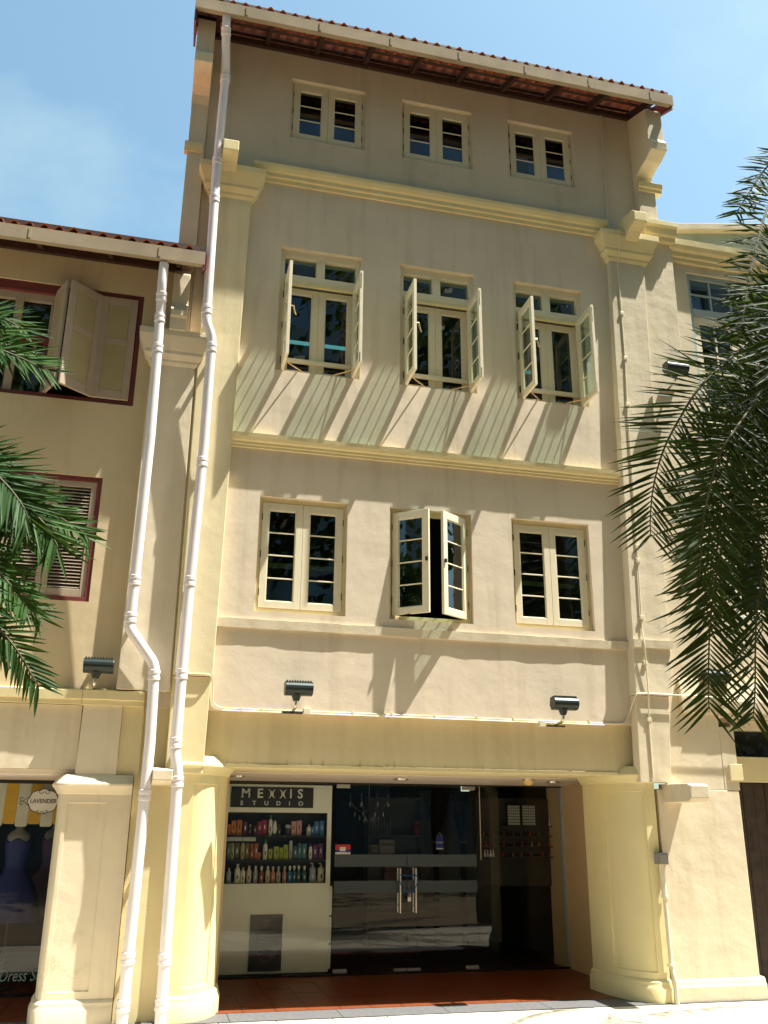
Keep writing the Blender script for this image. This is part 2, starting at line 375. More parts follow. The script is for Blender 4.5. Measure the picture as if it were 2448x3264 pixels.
# rooms behind the windows
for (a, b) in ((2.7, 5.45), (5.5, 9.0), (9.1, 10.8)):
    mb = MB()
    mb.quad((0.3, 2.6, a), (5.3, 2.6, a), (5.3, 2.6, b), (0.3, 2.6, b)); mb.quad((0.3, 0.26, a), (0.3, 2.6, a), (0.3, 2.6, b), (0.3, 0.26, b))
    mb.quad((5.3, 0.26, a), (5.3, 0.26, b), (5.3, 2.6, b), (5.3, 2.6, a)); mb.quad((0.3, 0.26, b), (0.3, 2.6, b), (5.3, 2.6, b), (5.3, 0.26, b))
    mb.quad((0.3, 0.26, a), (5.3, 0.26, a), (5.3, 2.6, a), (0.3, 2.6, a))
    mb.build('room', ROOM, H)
MB().box(-0.195, 0.20, 0.302, 9, 7.5, 10.80).build('side_wall', PALE, H); MB().box(5.40, 5.845, 0.302, 9, 7.5, 10.80).build('side_wall', PALE, H); MB().box(0.2, 5.4, 2.7, 9, 7.8, 10.80).build('rear_block', PALE, H)
MB().box(0.02, 5.6, 2.7, 9, 2.30, 7.79).build('rear_wall', PALE, H)

# pilasters (battered and slightly leaning, as built)
def tp(mb, lo, hi):        # lo/hi = (x0, x1, yfront, z)
    (a, b, y, z), (c, d, y2, z2) = lo, hi
    mb.hexa([(a, y, z), (b, y, z), (b, 0.02, z), (a, 0.02, z)], [(c, y2, z2), (d, y2, z2), (d, 0.02, z2), (c, 0.02, z2)])
mb = MB(); tp(mb, (0.13, 0.505, -0.115, 2.96), (0.115, 0.575, -0.10, 8.50)); mb.build('pilaster', plaster('pilaster_plaster', (0.72, 0.625, 0.40), 0.4, 0.16), H, bevel=0.008)
mb = MB(); tp(mb, (0.13, 0.475, -0.085, 2.06), (0.13, 0.490, -0.085, 2.955)); mb.build('pilaster_foot', TRIM, H, bevel=0.006)
mb = MB(); tp(mb, (4.955, 5.40, -0.135, 2.96), (5.115, 5.60, -0.07, 8.50)); mb.build('pilaster', PALE, H, bevel=0.008)
mb = MB(); tp(mb, (4.94, 5.30, -0.11, 2.06), (4.965, 5.36, -0.11, 2.955)); mb.build('pilaster_foot', PALE, H, bevel=0.006)
mb = MB(); tp(mb, (5.30, 5.98, -0.025, 2.0), (5.60, 6.05, -0.03, 8.84)); mb.build('party_pier', PALE, H, bevel=0.006)
# capitals in three tiers
def capital(x0, x1, zb, zt, yb, mat, n=3, ex=0.13, ey=0.13, parent=None, name='capital'):
    prof = []
    lv = [(0.0, 0.0), (0.10, 0.18), (0.16, 0.18), (0.30, 0.52), (0.40, 0.52), (0.46, 0.60), (0.74, 0.93), (0.80, 1.0), (1.0, 1.0)]
    rings = []
    for t, e in lv:
        z = zb + (zt - zb) * t
        rings.append([(x0 - ex * e, 0.02, z), (x0 - ex * e, yb - ey * e, z), (x1 + ex * e, yb - ey * e, z), (x1 + ex * e, 0.02, z)])
    mb = MB(); vs = [p for r in rings for p in r]; fs = []
    for i in range(len(rings) - 1):
        for k in range(4):
            a = i * 4 + k; b = i * 4 + (k + 1) % 4; fs.append((a, b, b + 4, a + 4))
    fs.append((0, 1, 2, 3)); k = (len(rings) - 1) * 4; fs.append((k, k + 1, k + 2, k + 3))
    mb.add(vs, fs); return mb.build(name, mat, parent, bevel=0.006)
capital(0.10, 0.58, 8.42, 8.80, -0.10, TRIM, parent=H, ex=0.14, ey=0.13)
capital(5.10, 5.62, 8.42, 8.80, -0.07, TRIM, parent=H, ex=0.14, ey=0.14)
def top_corbel(x0, x1, z, d=0.46):
    MB().prism([(0.02, z + 0.21), (-0.20, z + 0.21), (-d + 0.05, z + 0.17), (-d, z + 0.13), (-d, z), (-d + 0.05, z - 0.02), (-d + 0.16, z - 0.045), (-0.20, z - 0.12), (0.02, z - 0.12)], x0, x1).build('party_corbel', TRIM, H, bevel=0.008)
top_corbel(0.20, 0.375, 8.80); top_corbel(5.285, 5.465, 8.80)
# cornices
MB().sweepx([(0.01, 8.80), (-0.03, 8.80), (-0.035, 8.845), (-0.06, 8.855), (-0.065, 8.90), (-0.09, 8.915), (-0.115, 8.955), (-0.12, 8.995), (-0.03, 9.02), (0.01, 9.02)], 0.572, 5.105, 24, 0.0012).build('upper_cornice', TRIM, H)
MB().sweepx([(0.01, 5.395), (-0.028, 5.395), (-0.030, 5.42), (-0.045, 5.425), (-0.047, 5.45), (-0.075, 5.462), (-0.092, 5.492), (-0.097, 5.535), (-0.03, 5.548), (0.01, 5.548)], 0.525, 5.075, 30, 0.0012).build('middle_cornice', TRIM, H)
MB().sweepx([(0.01, 3.462), (-0.030, 3.458), (-0.034, 3.548), (0.01, 3.556)], 0.500, 4.975, 150, 0.0006, random.Random(5), 0.006, -0.006, 0.0030).build('string_course', PALE, H, smooth=True)
MB().sweepx([(-0.08, 3.47), (-0.160, 3.466), (-0.164, 3.55), (-0.08, 3.556)], 4.97, 5.44, 20, 0.0006, random.Random(6), wav=0.003).build('string_course', PALE, H, smooth=True)
# beam, its soffit and the covered way ceiling
MB().sweepx([(0.075, 2.165), (0.085, 2.17), (0.11, 2.66), (0.25, 2.66), (0.25, 2.165)], 0.20, 5.30, 20, 0.0).build('shop_beam', BEAM, H)
MB().box(0.09, 0.14, -0.068, 0.0, 2.8, 6.30).build('party_fillet', TRIM, H)
MB().box(0.40, 5.14, 0.08, 1.0, 2.135, 2.163).build('beam_soffit', TRIM, H)
MB().hexa([(0.4, 1.0, 2.128), (5.14, 1.0, 2.128), (5.14, 2.13, 2.092), (0.4, 2.13, 2.092)], [(0.4, 1.0, 2.16), (5.14, 1.0, 2.16), (5.14, 2.13, 2.16), (0.4, 2.13, 2.16)]).build('covered_way_ceiling', PINK, H)
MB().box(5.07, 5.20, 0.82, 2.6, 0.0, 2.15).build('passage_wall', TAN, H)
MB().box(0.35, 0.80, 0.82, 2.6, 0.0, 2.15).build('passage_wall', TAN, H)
# fins at the two ends of the eaves
def fin(x0, x1):
    prof = [(0.02, 9.66), (-0.06, 9.70), (-0.10, 9.80), (-0.20, 9.845), (-0.34, 9.865), (-0.43, 9.90), (-0.50, 9.925), (-0.51, 10.035), (-0.45, 10.13), (-0.445, 10.60), (0.02, 10.80)]
    MB().prism(prof, x0, x1).build('eaves_fin', PALE, H, bevel=0.006)
fin(-0.20, 0.004); fin(5.601, 5.83)
MB().box(-0.195, 0.003, -0.06, 0.3, 7.5, 9.70).build('party_pier', PALE, H, bevel=0.006)
MB().box(5.602, 5.86, -0.085, 0.3, 8.85, 9.69).build('party_pier', PALE, H, bevel=0.006)
MB().sweepx([(0.0, 9.58), (-0.10, 9.58), (-0.11, 9.62), (-0.13, 9.63), (-0.14, 9.70), (0.0, 9.73)], 5.61, 5.95).build('pier_moulding', TRIM, H, bevel=0.004)
MB().sweepx([(0.0, 8.84), (-0.09, 8.84), (-0.10, 8.90), (-0.13, 8.92), (-0.15, 9.0), (-0.18, 9.02), (-0.18, 9.09), (-0.06, 9.15), (0.0, 9.15)], 5.63, 6.08).build('pier_moulding', TRIM, H, bevel=0.004)
MB().sweepx([(0.0, 9.0), (-0.08, 9.0), (-0.10, 9.06), (-0.10, 9.12), (0.0, 9.14)], -0.23, -0.02).build('pier_moulding', TRIM, H, bevel=0.004)
# corbel stones out of the party wall at first floor level
def corbel(x0, x1, z0, z1, d):
    MB().prism([(0.06, z0), (-d + 0.05, z0 + 0.005), (-d, z0 + 0.04), (-d, z1 - 0.02), (-d + 0.06, z1), (0.06, z1 + 0.01)], x0, x1).build('party_corbel', PALE, H, bevel=0.008)
corbel(0.02, 0.20, 1.95, 2.10, 0.26); corbel(5.24, 5.45, 1.86, 2.04, 0.55)

# columns with rounded inner face
def column(sgn, cx, rx, cy, ry, flat, mat, parent, zs=(0.21, 2.06), panel=(0.04, 0.62), back=0.12, pz=(0.27, 1.97), name='column', n=22):
    def plan(t, off):       # t in [0,1]: 0 = start of flat front, then ellipse, then back
        fl = abs(flat)
        if t < 0: return (cx - sgn * fl * (-t), cy - ry - off)
        a = t * math.pi / 2
        px = cx + sgn * rx * math.sin(a); py = cy - ry * math.cos(a)
        nx = sgn * math.sin(a) / rx; ny = -math.cos(a) / ry; l = math.hypot(nx, ny)
        return (px + nx / l * off, py + ny / l * off)
    ts = [-1.0, -0.5, 0.0] + [i / n for i in range(1, n + 1)]
    p0, p1 = panel
    e = 0.0008
    ts = sorted(set(ts + [p0, p0 + e, p1, p1 + e]))
    zz = [zs[0], pz[0], pz[0] + 0.003, (pz[0] + pz[1]) / 2, pz[1], pz[1] + 0.003, zs[1]]
    def strip(levels):
        mb = MB(); k = len(ts) + 2; vs = []; fs = []
        for (z, off) in levels:
            vs.append((cx - sgn * abs(flat), cy + back, z))
            for t in ts:
                o_ = off(t, z) if callable(off) else off
                x, y = plan(t, o_); vs.append((x, y, z))
            o_ = off(1.0, z) if callable(off) else off
            vs.append((cx + sgn * (rx + o_), cy + back, z))
        for i in range(len(levels) - 1):
            for j in range(k - 1):
                fs.append((i * k + j, i * k + j + 1, (i + 1) * k + j + 1, (i + 1) * k + j))
        # top and bottom lids
        fs.append(tuple(range(k))); fs.append(tuple((len(levels) - 1) * k + j for j in range(k)))
        mb.add(vs, fs); return mb
    def poff(t, z):
        return -0.011 if (p0 < t <= p1 and pz[0] < z <= pz[1]) else 0.0
    root = strip([(z, poff) for z in zz]).build(name, mat, parent)
    strip([(0.0, 0.045), (0.13, 0.045), (0.15, 0.035), (0.17, 0.028), (0.185, 0.028), (0.20, 0.016), (0.212, 0.0)]).build('base', mat, root, smooth=True)
    strip([(zs[1] - 0.004, 0.002), (zs[1], 0.015), (zs[1] + 0.03, 0.03), (zs[1] + 0.07, 0.065), (zs[1] + 0.085, 0.065), (zs[1] + 0.165, 0.0)]).build('cap', mat, root, smooth=True)
    return root
column(1, 0.40, 0.36, 0.62, 0.66, 0.13, COLM, H, panel=(0.02, 0.50))
column(-1, 5.03, 0.30, 0.70, 0.74, 0.10, COLM, H, panel=(0.05, 0.72))
MB().box(-0.14, 0.28, 0.04, 0.5, 0.0, 2.9).build('party_wall', TRIM, H, bevel=0.004)
MB().box(5.17, 6.145, -0.03, 0.5, 0.20, 2.0).build('party_wall', PALE, H, bevel=0.01)
MB().sweepx([(0.4, 0.0), (-0.075, 0.0), (-0.075, 0.135), (-0.06, 0.155), (-0.055, 0.185), (-0.035, 0.205), (0.4, 0.205)], 5.165, 6.19).build('plinth', PALE, H, bevel=0.008)
MB().box(5.985, 6.16, -0.028, 0.5, 2.0, 2.66).build('party_wall', PALE, H)

# ---- roof: gutter, rafters, battens, tiles
SL = 0.466
def eave(parent, xa, xb, zw, e, gz, n_raft, rows, gut_end=0.02, tiles_from=None):
    # zw = underside of rafters at the wall, e = projection
    zg = zw - SL * (e - 0.05)
    pr = [(-e, zg + 0.155), (-e, zg), (-e + 0.062, zg), (-e + 0.062, zg + 0.15), (-e + 0.052, zg + 0.15), (-e + 0.052, zg + 0.015), (-e + 0.012, zg + 0.015), (-e + 0.012, zg + 0.155)]
    gt = MB().sweepx(pr, xa - 0.02, xb + gut_end, 20, 0.0012).build('gutter', GUT, parent)
    MB().box(xa, xb, -e + 0.064, -e + 0.082, zg + 0.05, zg + 0.262).build('fascia_board', WOOD, parent)  # added behind the gutter to stop sun slipping under the tiles
    for i in range(1, 8):
        x = xa + (xb - xa) * (i - 0.35) / 7
        MB().box(x - 0.012, x + 0.012, -e - 0.006, -e - 0.001, zg + 0.02, zg + 0.14).build('gutter_strap', GUT, gt)
    for i in range(n_raft + 1):
        x = xa + 0.25 + (xb - xa - 0.5) * i / n_raft
        MB().hexa([(x - 0.025, 0.28, zw + SL * 0.28), (x + 0.025, 0.28, zw + SL * 0.28), (x + 0.025, -e + 0.084, zw - SL * (e - 0.084)), (x - 0.025, -e + 0.084, zw - SL * (e - 0.084))],
                  [(x - 0.025, 0.28, zw + SL * 0.28 + 0.10), (x + 0.025, 0.28, zw + SL * 0.28 + 0.10), (x + 0.025, -e + 0.084, zw - SL * (e - 0.084) + 0.10), (x - 0.025, -e + 0.084, zw - SL * (e - 0.084) + 0.10)]).build('rafter', WOOD, parent)
    MB().box(xa + 0.21, xb - 0.22, -0.05, -0.004, zw - 0.05, zw + 0.03).build('wall_plate', WOOD, parent)
    y = -e + 0.16
    while y < 0.2:
        z = zw + SL * y + 0.103
        MB().hexa([(xa, y - 0.013, z + 0.03 - SL * 0.013), (xb, y - 0.013, z + 0.03 - SL * 0.013), (xb, y + 0.018, z + SL * 0.018), (xa, y + 0.018, z + SL * 0.018)],
                  [(xa, y - 0.018, z + 0.022), (xb, y - 0.018, z + 0.022), (xb, y + 0.018, z + 0.04), (xa, y + 0.018, z + 0.04)]).build('batten', WOOD, parent)
        y += 0.24
    # tiles
    W = 0.147; L = 0.30
    prof = []
    for k in range(9):
        t = k / 8
        h = 0.0 if t < 0.42 else 0.047 * math.sin((t - 0.42) / 0.58 * math.pi)
        prof.append(((-W / 2 + W * t) * 1.11, h))
    mb = MB(); vs = []; fs = []; k = len(prof)
    for yy in (0.0, L):
        for (x, h) in prof: vs.append((x, yy, h))
        for (x, h) in prof: vs.append((x, yy, h + 0.013))
    for j in range(k - 1):
        fs += [(j, j + 1, 2 * k + j + 1, 2 * k + j), (k + j, 3 * k + j, 3 * k + j + 1, k + j + 1), (j, k + j, k + j + 1, j + 1), (2 * k + j, 2 * k + j + 1, 3 * k + j + 1, 3 * k + j)]
    fs += [(0, 2 * k, 3 * k, k), (k - 1, 2 * k - 1, 4 * k - 1, 3 * k - 1)]
    mb.add(vs, fs); o = mb.build('t', TILE); dat = o.data; bpy.data.objects.remove(o)
    rr = random.Random(11); an = math.atan(SL)
    nx = int((xb - xa) / W)
    for j in range(rows):
        for i in range(nx):
            x = xa + W * (i + 0.5); y = -e + 0.030 + 0.24 * j
            z = zw + SL * y + 0.178
            M = Matrix.Translation((x + rr.uniform(-.004, .004), y + rr.uniform(-.008, .008), z + rr.uniform(-.003, .003))) @ Matrix.Rotation(an - 0.045, 4, 'X') @ Matrix.Rotation(rr.uniform(-.015, .015), 4, 'Z')
            share(dat, 'roof_tile', parent, M)
    # the rest of the slope behind, seen only edge on
    mb = MB(); vs = []; fs = []; n = nx * 6
    y0 = -e + 0.045 + 0.24 * rows; 
    for i in range(n + 1):
        x = xa + (xb - xa) * i / n; h = 0.038 * max(0, math.sin((i % 6) / 6 * 2 * math.pi - 1.0))
        for yy in (y0, 3.6): vs.append((x, yy, zw + SL * yy + 0.18 + h))
    for i in range(n): fs.append((2 * i, 2 * i + 2, 2 * i + 3, 2 * i + 1))
    mb.add(vs, fs); o = mb.build('upper_roof_tiles', TILE, parent); tag(o, kind='stuff')
eave(H, -0.22, 5.88, 10.83, 0.65, 0, 9, 4)
MB().hexa([(5.865, -0.62, 10.50), (5.905, -0.62, 10.50), (5.905, 0.1, 10.84), (5.865, 0.1, 10.84)], [(5.865, -0.62, 10.70), (5.905, -0.62, 10.70), (5.905, 0.1, 11.04), (5.865, 0.1, 11.04)]).build('verge_board', DKRED, H)
MB().hexa([(-0.245, -0.62, 10.36), (-0.222, -0.62, 10.36), (-0.222, 0.1, 10.70), (-0.245, 0.1, 10.70)], [(-0.245, -0.62, 10.70), (-0.222, -0.62, 10.70), (-0.222, 0.1, 11.04), (-0.245, 0.1, 11.04)]).build('verge_board', DKRED, H)

# ---- windows
def rot_xf(hx, hy, ang):
    c, s = math.cos(ang), math.sin(ang)
    def f(p):
        dx, dy = p.x - hx, p.y - hy
        return Vector((hx + c * dx - s * dy, hy + s * dx + c * dy, p.z))
    return f
def sash(win, x0, x1, y, z0, z1, panes, stile=0.066, rail=0.075, brail=0.075, d=0.035, xf=None, hinge=None, mull=0.013, mat=CREAM):
    mb = MB(); mb.xf = xf
    mb.box(x0, x0 + stile, y, y + d, z0, z1); mb.box(x1 - stile, x1, y, y + d, z0, z1)
    mb.box(x0 + stile, x1 - stile, y + 0.0005, y + d - 0.0005, z1 - rail, z1 - 0.0005); mb.box(x0 + stile, x1 - stile, y + 0.0005, y + d - 0.0005, z0 + 0.0005, z0 + brail)
    a, b, c, e = x0 + stile, x1 - stile, z0 + brail, z1 - rail
    # glazing bead
    bd = 0.010
    mb.box(a, a + bd, y + 0.009, y + d - 0.012, c, e); mb.box(b - bd, b, y + 0.009, y + d - 0.012, c, e)
    mb.box(a + bd, b - bd, y + 0.0095, y + d - 0.0125, c, c + bd); mb.box(a + bd, b - bd, y + 0.0095, y + d - 0.0125, e - bd, e)
    for i in range(1, panes):
        zc = c + (e - c) * i / panes
        mb.box(a + bd, b - bd, y + 0.010, y + d - 0.013, zc - mull / 2, zc + mull / 2)
    s_ = mb.build('sash', mat, win, bevel=0.0022, seg=1)
    for i in range(panes):
        lo = c + (e - c) * i / panes + (bd if i == 0 else mull / 2); hi = c + (e - c) * (i + 1) / panes - (bd if i == panes - 1 else mull / 2)
        m2 = MB(); m2.xf = xf
        yy = y + d * 0.5
        m2.quad((a + bd, yy, lo), (b - bd, yy, lo), (b - bd, yy, hi), (a + bd, yy, hi))
        m2.build('pane', GLASS, win)
    if hinge is not None:
        for zz in (z0 + 0.16, (z0 + z1) / 2, z1 - 0.16):
            m3 = MB(); m3.box(hinge - 0.004, hinge + 0.004, y - 0.004, y + 0.012, zz - 0.035, zz + 0.035); m3.build('hinge', IRON, win)
    return s_
def casing(win, x0, x1, z0, z1, y, w, wt, wb, d=0.06, mat=CREAM):
    mb = MB(); mb.box(x0, x0 + w, y, y + d, z0, z1); mb.box(x1 - w, x1, y, y + d, z0, z1)
    mb.box(x0 + w, x1 - w, y + 0.0005, y + d, z1 - wt, z1); mb.box(x0 + w, x1 - w, y + 0.0005, y + d, z0, z0 + wb)
    mb.build('window_frame', mat, win, bevel=0.003, seg=1)
def window_top(x0, x1):
    w = empty('window', (x0, 0, TFZ[0])); w.parent = H; w.location = Vector((x0, 0, TFZ[0])) - H.location
    y = 0.05; z0, z1 = TFZ
    casing(w, x0, x1, z0, z1, y, 0.035, 0.045, 0.03)
    mid = (x0 + x1) / 2
    sash(w, x0 + 0.038, mid - 0.0015, y - 0.008, z0 + 0.033, z1 - 0.048, 3, 0.075, 0.085, 0.085, hinge=x0 + 0.036)
    sash(w, mid + 0.0015, x1 - 0.038, y - 0.008, z0 + 0.033, z1 - 0.048, 3, 0.075, 0.085, 0.085, hinge=x1 - 0.036)
    return w
def window_low(x0, x1, la=0.0, ra=0.0):
    w = empty('window', (x0, 0, LFZ[0])); w.parent = H; w.location = Vector((x0, 0, LFZ[0])) - H.location
    y = 0.06; z0, z1 = LFZ
    casing(w, x0, x1, z0, z1, y, 0.036, 0.05, 0.05, 0.06, TRIM)
    mid = (x0 + x1) / 2
    for side in (0, 1):
        ang = la if side == 0 else ra
        a, b = (x0 + 0.038, mid - 0.0015) if side == 0 else (mid + 0.0015, x1 - 0.038)
        hx = a if side == 0 else b
        xf = rot_xf(hx, y - 0.01, -R(ang) if side == 0 else R(ang)) if ang else None
        sash(w, a, b, y - 0.010, z0 + 0.052, z1 - 0.052, 4, 0.070, 0.080, 0.070, xf=xf, hinge=hx)
        if ang:
            yy = y - 0.012; m4 = MB(); m4.xf = xf
            ex = b - 0.02 if side == 0 else a + 0.02
            m4.box(ex - 0.012, ex + 0.012, yy - 0.02, yy, z0 + 0.60, z0 + 0.64); m4.build('catch', IRON, w)
    MB().tube([(x0 + 0.12, 0.05, z0 + 0.06), (x0 + 0.20, -0.09, z0 + 0.045)], 0.006, 6).build('stay', IRON, w) if la else None
    MB().box(x0 + 0.04, x1 - 0.04, 0.35, 0.37, z0 + 0.56, z0 + 0.61).build('blind_rail', plain('olive_rail', (0.16, 0.18, 0.07), 0.6) if 'olive_rail' not in MATS else MATS['olive_rail'], w) if not la else None
    return w
def window_mid(x0, x1):
    w = empty('window', (x0, 0, MFZ[0])); w.parent = H; w.location = Vector((x0, 0, MFZ[0])) - H.location
    z0, z1 = MFZ; y = 0.06
    # frame: posts, head, transom, sill
    mb = MB(); mb.box(x0, x0 + 0.055, y, 0.2, z0, z1); mb.box(x1 - 0.055, x1, y, 0.2, z0, z1)
    mb.box(x0 + 0.055, x1 - 0.055, y + 0.001, 0.2, z1 - 0.085, z1); mb.box(x0 + 0.055, x1 - 0.055, y + 0.001, 0.2, 7.55, 7.635)
    mb.box(x0 + 0.055, x1 - 0.055, y + 0.001, 0.2, z0, z0 + 0.02)
    mid = (x0 + x1) / 2
    mb.box(mid - 0.05, mid + 0.05, y + 0.001, 0.2, 7.635, z1 - 0.085)
    mb.build('window_frame', CREAM, w, bevel=0.003, seg=1)
    MB().box(x0 + 0.055, x1 - 0.055, y - 0.012, y + 0.03, 7.50, 7.55).build('drip_rail', TRIM, w, bevel=0.003)
    for (a, b) in ((x0 + 0.055, mid - 0.05), (mid + 0.05, x1 - 0.055)):
        MB().quad((a, 0.12, 7.635), (b, 0.12, 7.635), (b, 0.12, z1 - 0.085), (a, 0.12, z1 - 0.085)).build('pane', GLASS, w)
    # inner pair of sashes, one tall pane each
    sash(w, x0 + 0.057, mid - 0.001, 0.125, z0 + 0.02, 7.50, 1, 0.075, 0.075, 0.06)
    sash(w, mid + 0.001, x1 - 0.057, 0.125, z0 + 0.02, 7.50, 1, 0.075, 0.075, 0.06)
    MB().box(x0 + 0.055, x1 - 0.055, 0.075, 0.11, z0 + 0.155, z0 + 0.205).build('guard_rail', CREAM, w, bevel=0.004)
    # outer pair standing open at right angles to the wall
    half = mid - x0 - 0.055
    for side in (0, 1):
        hx = x0 + 0.058 if side == 0 else x1 - 0.058
        a, b = (hx, hx + 0.412) if side == 0 else (hx - 0.412, hx)
        xf = rot_xf(hx, 0.04, -R(90) if side == 0 else R(90))
        sash(w, a, b, 0.04 if side else 0.04, z0 + 0.015, 7.53, 4, 0.062, 0.075, 0.075, d=0.035, xf=xf)
        for zz in (z0 + 0.15, 6.95, 7.35):
            MB().box(hx - 0.008, hx + 0.008, 0.034, 0.055, zz - 0.04, zz + 0.04).build('hinge', IRON, w)
        sx = 1 if side == 0 else -1
        MB().tube([(hx + sx * 0.02, -0.16, z0 + 0.035), (hx + sx * 0.26, 0.055, z0 + 0.03)], 0.007, 6).build('stay', BRASS, w)
        if side == 0:
            MB().tube([(hx + 0.035, -0.335, 6.98), (hx + 0.07, -0.335, 6.98), (hx + 0.085, -0.335, 6.90), (hx + 0.10, -0.335, 6.87)], [0.008, 0.010, 0.009, 0.007], 8).build('handle', BRASS, w)
        else:
            MB().box(hx - 0.030, hx - 0.018, -0.372, -0.352, 6.38, 6.50).build('bolt', IRON, w)
            MB().box(hx - 0.030, hx - 0.018, -0.372, -0.352, 7.30, 7.50).build('bolt', IRON, w)
    return w
for x in TF: window_top(*x)
for x in MF: window_mid(*x)
for i, x in enumerate(LF): window_low(*x, *((39, 35) if i == 1 else (0, 0)))

# ---- glazed shopfront
GY = 2.15
def pane_box(name, x0, x1, z0, z1, parent, mat=SHOPG, y=GY):
    return MB().quad((x0, y, z0), (x1, y, z0), (x1, y, z1), (x0, y, z1)).build(name, mat, parent)
pane_box('fixed_glass', 0.80, 2.165, 0.03, 2.08, H); pane_box('fixed_glass', 3.935, 5.05, 0.03, 2.08, H)
MB().box(0.80, 5.07, GY - 0.02, GY + 0.03, 2.075, 2.11).build('head_track', BLACKP, H)
MB().box(0.80, 5.07, GY - 0.02, GY + 0.03, 0.0, 0.03).build('floor_track', BLACKP, H)
MB().box(5.05, 5.069, GY - 0.03, GY + 0.04, 0.03, 2.075).build('edge_channel', GREYB, H)
for (x0, x1, hx) in ((2.172, 3.046, 2.955), (3.052, 3.928, 3.145)):
    d = empty('glass_door', (x0, GY, 0)); d.parent = H; d.location = Vector((x0, GY, 0)) - H.location
    pane_box('door_glass', x0, x1, 0.035, 2.07, d)
    for (a, b) in ((1.15, 1.285), (0.865, 0.995)):
        MB().box(x0 + 0.002, x1 - 0.002, GY - 0.004, GY - 0.001, a, b).build('frosted_band', FROST, d)
    for yy in (GY - 0.06, GY + 0.06):
        m1 = MB(); m1.tube([(hx, yy, 0.65), (hx, yy, 1.135)], 0.0125, 10)
        for zz in (0.72, 1.06): m1.tube([(hx, yy, zz), (hx, GY - 0.005 if yy < GY else GY + 0.005, zz)], 0.008, 8)
        m1.build('pull_handle', STEEL, d, smooth=True)
    px = x0 + 0.01 if x0 < 3 else x1 - 0.17
    MB().box(px, px + 0.16, GY - 0.018, GY + 0.018, 2.03, 2.073).build('patch_fitting', STEEL, d, bevel=0.003)
    MB().box(px, px + 0.16, GY - 0.018, GY + 0.018, 0.032, 0.075).build('patch_fitting', STEEL, d, bevel=0.003)
    MB().box(3.05 - 0.16 if x0 < 3 else 3.054, 3.046 if x0 < 3 else 3.21, GY - 0.016, GY + 0.016, 0.034, 0.066).build('floor_lock', STEEL, d, bevel=0.003)
# shop room
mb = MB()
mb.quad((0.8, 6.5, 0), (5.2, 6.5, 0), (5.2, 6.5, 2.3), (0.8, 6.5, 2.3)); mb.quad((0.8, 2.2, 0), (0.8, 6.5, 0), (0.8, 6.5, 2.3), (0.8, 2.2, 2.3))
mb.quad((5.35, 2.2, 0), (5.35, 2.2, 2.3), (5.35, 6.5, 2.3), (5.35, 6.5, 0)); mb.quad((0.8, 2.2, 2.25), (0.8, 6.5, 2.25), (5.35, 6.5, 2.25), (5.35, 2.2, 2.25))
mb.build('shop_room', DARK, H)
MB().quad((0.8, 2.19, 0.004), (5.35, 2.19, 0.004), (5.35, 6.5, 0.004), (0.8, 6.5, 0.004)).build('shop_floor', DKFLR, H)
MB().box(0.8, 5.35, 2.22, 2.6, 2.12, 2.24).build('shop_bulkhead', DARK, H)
# downlights in the covered way ceiling
for (x, y, lb) in ((0.93, 1.45, 'round recessed downlight in covered way ceiling above studio sign'), (2.78, 1.42, 'round recessed downlight in covered way ceiling above glass doors'), (4.65, 1.42, 'round recessed downlight in covered way ceiling beside the dome lamp')):
    z = 2.128 - (y - 1.0) * 0.0318
    d = empty('downlight', (x, y, z), lb, 'downlight', 'recessed downlights in the covered way')
    MB().lathe((x, y, z - 0.010), [(0.055, 0.001), (0.082, 0.0), (0.085, 0.012), (0.055, 0.012)], 20).build('trim_ring', STEEL, d, smooth=True)
    MB().lathe((x, y, z - 0.016), [(0.0, 0.0), (0.040, 0.002), (0.045, 0.012), (0.0, 0.012)], 16).build('lamp', plain('lamp_face', (0.8, 0.8, 0.75), 0.4) if 'lamp_face' not in MATS else MATS['lamp_face'], d, smooth=True)
dm = empty('dome_lamp', (4.22, 1.15, 2.10), 'small yellow glass dome lamp on the covered way ceiling', 'ceiling lamp')
MB().lathe((4.22, 1.15, 2.055), [(0.0, 0.0), (0.03, 0.004), (0.055, 0.02), (0.066, 0.045), (0.066, 0.06), (0.0, 0.06)], 20).build('glass_shade', plain('yellow_shade', (0.75, 0.52, 0.18), 0.4), dm, smooth=True)
MB().lathe((4.22, 1.15, 2.113), [(0.07, 0.0), (0.072, 0.012), (0.0, 0.012)], 20).build('ceiling_plate', STEEL, dm, smooth=True)
#@@PART2
# ------------------------------------------------------------------ left shophouse
LS = empty('shophouse', (-2.5, 0, 0), 'lower tan shophouse on the left with dark red window frames and wooden shutters', 'shophouse')
LW3 = (-2.40, -0.50, 5.735, 7.055); LW2 = (-2.05, -0.715, 3.635, 4.915)
mb = MB(); holed_wall(mb, -9, 0.003, 2.66, 7.70, 0.004, 0.25, [LW3, LW2]); wall_build(mb, 'wall', LWALL, LS)
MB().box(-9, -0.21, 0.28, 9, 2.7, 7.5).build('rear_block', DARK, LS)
mb = MB(); tp(mb, (-0.375, 0.112, -0.105, 2.80), (-0.355, 0.098, -0.095, 6.28)); mb.build('pilaster', PALE, LS, bevel=0.008)
capital(-0.36, 0.10, 6.20, 6.57, -0.095, PALE, parent=LS, ex=0.14, ey=0.13)
MB().prism([(0.0, 6.56), (-0.24, 6.56), (-0.25, 6.70), (-0.27, 6.72), (-0.27, 6.78), (-0.16, 6.93), (-0.15, 7.30), (0.0, 7.45)], -0.205, -0.03).build('eaves_fin', PALE, LS, bevel=0.008)
eave(LS, -9.0, 0.085, 7.45, 0.45, 0, 12, 2)
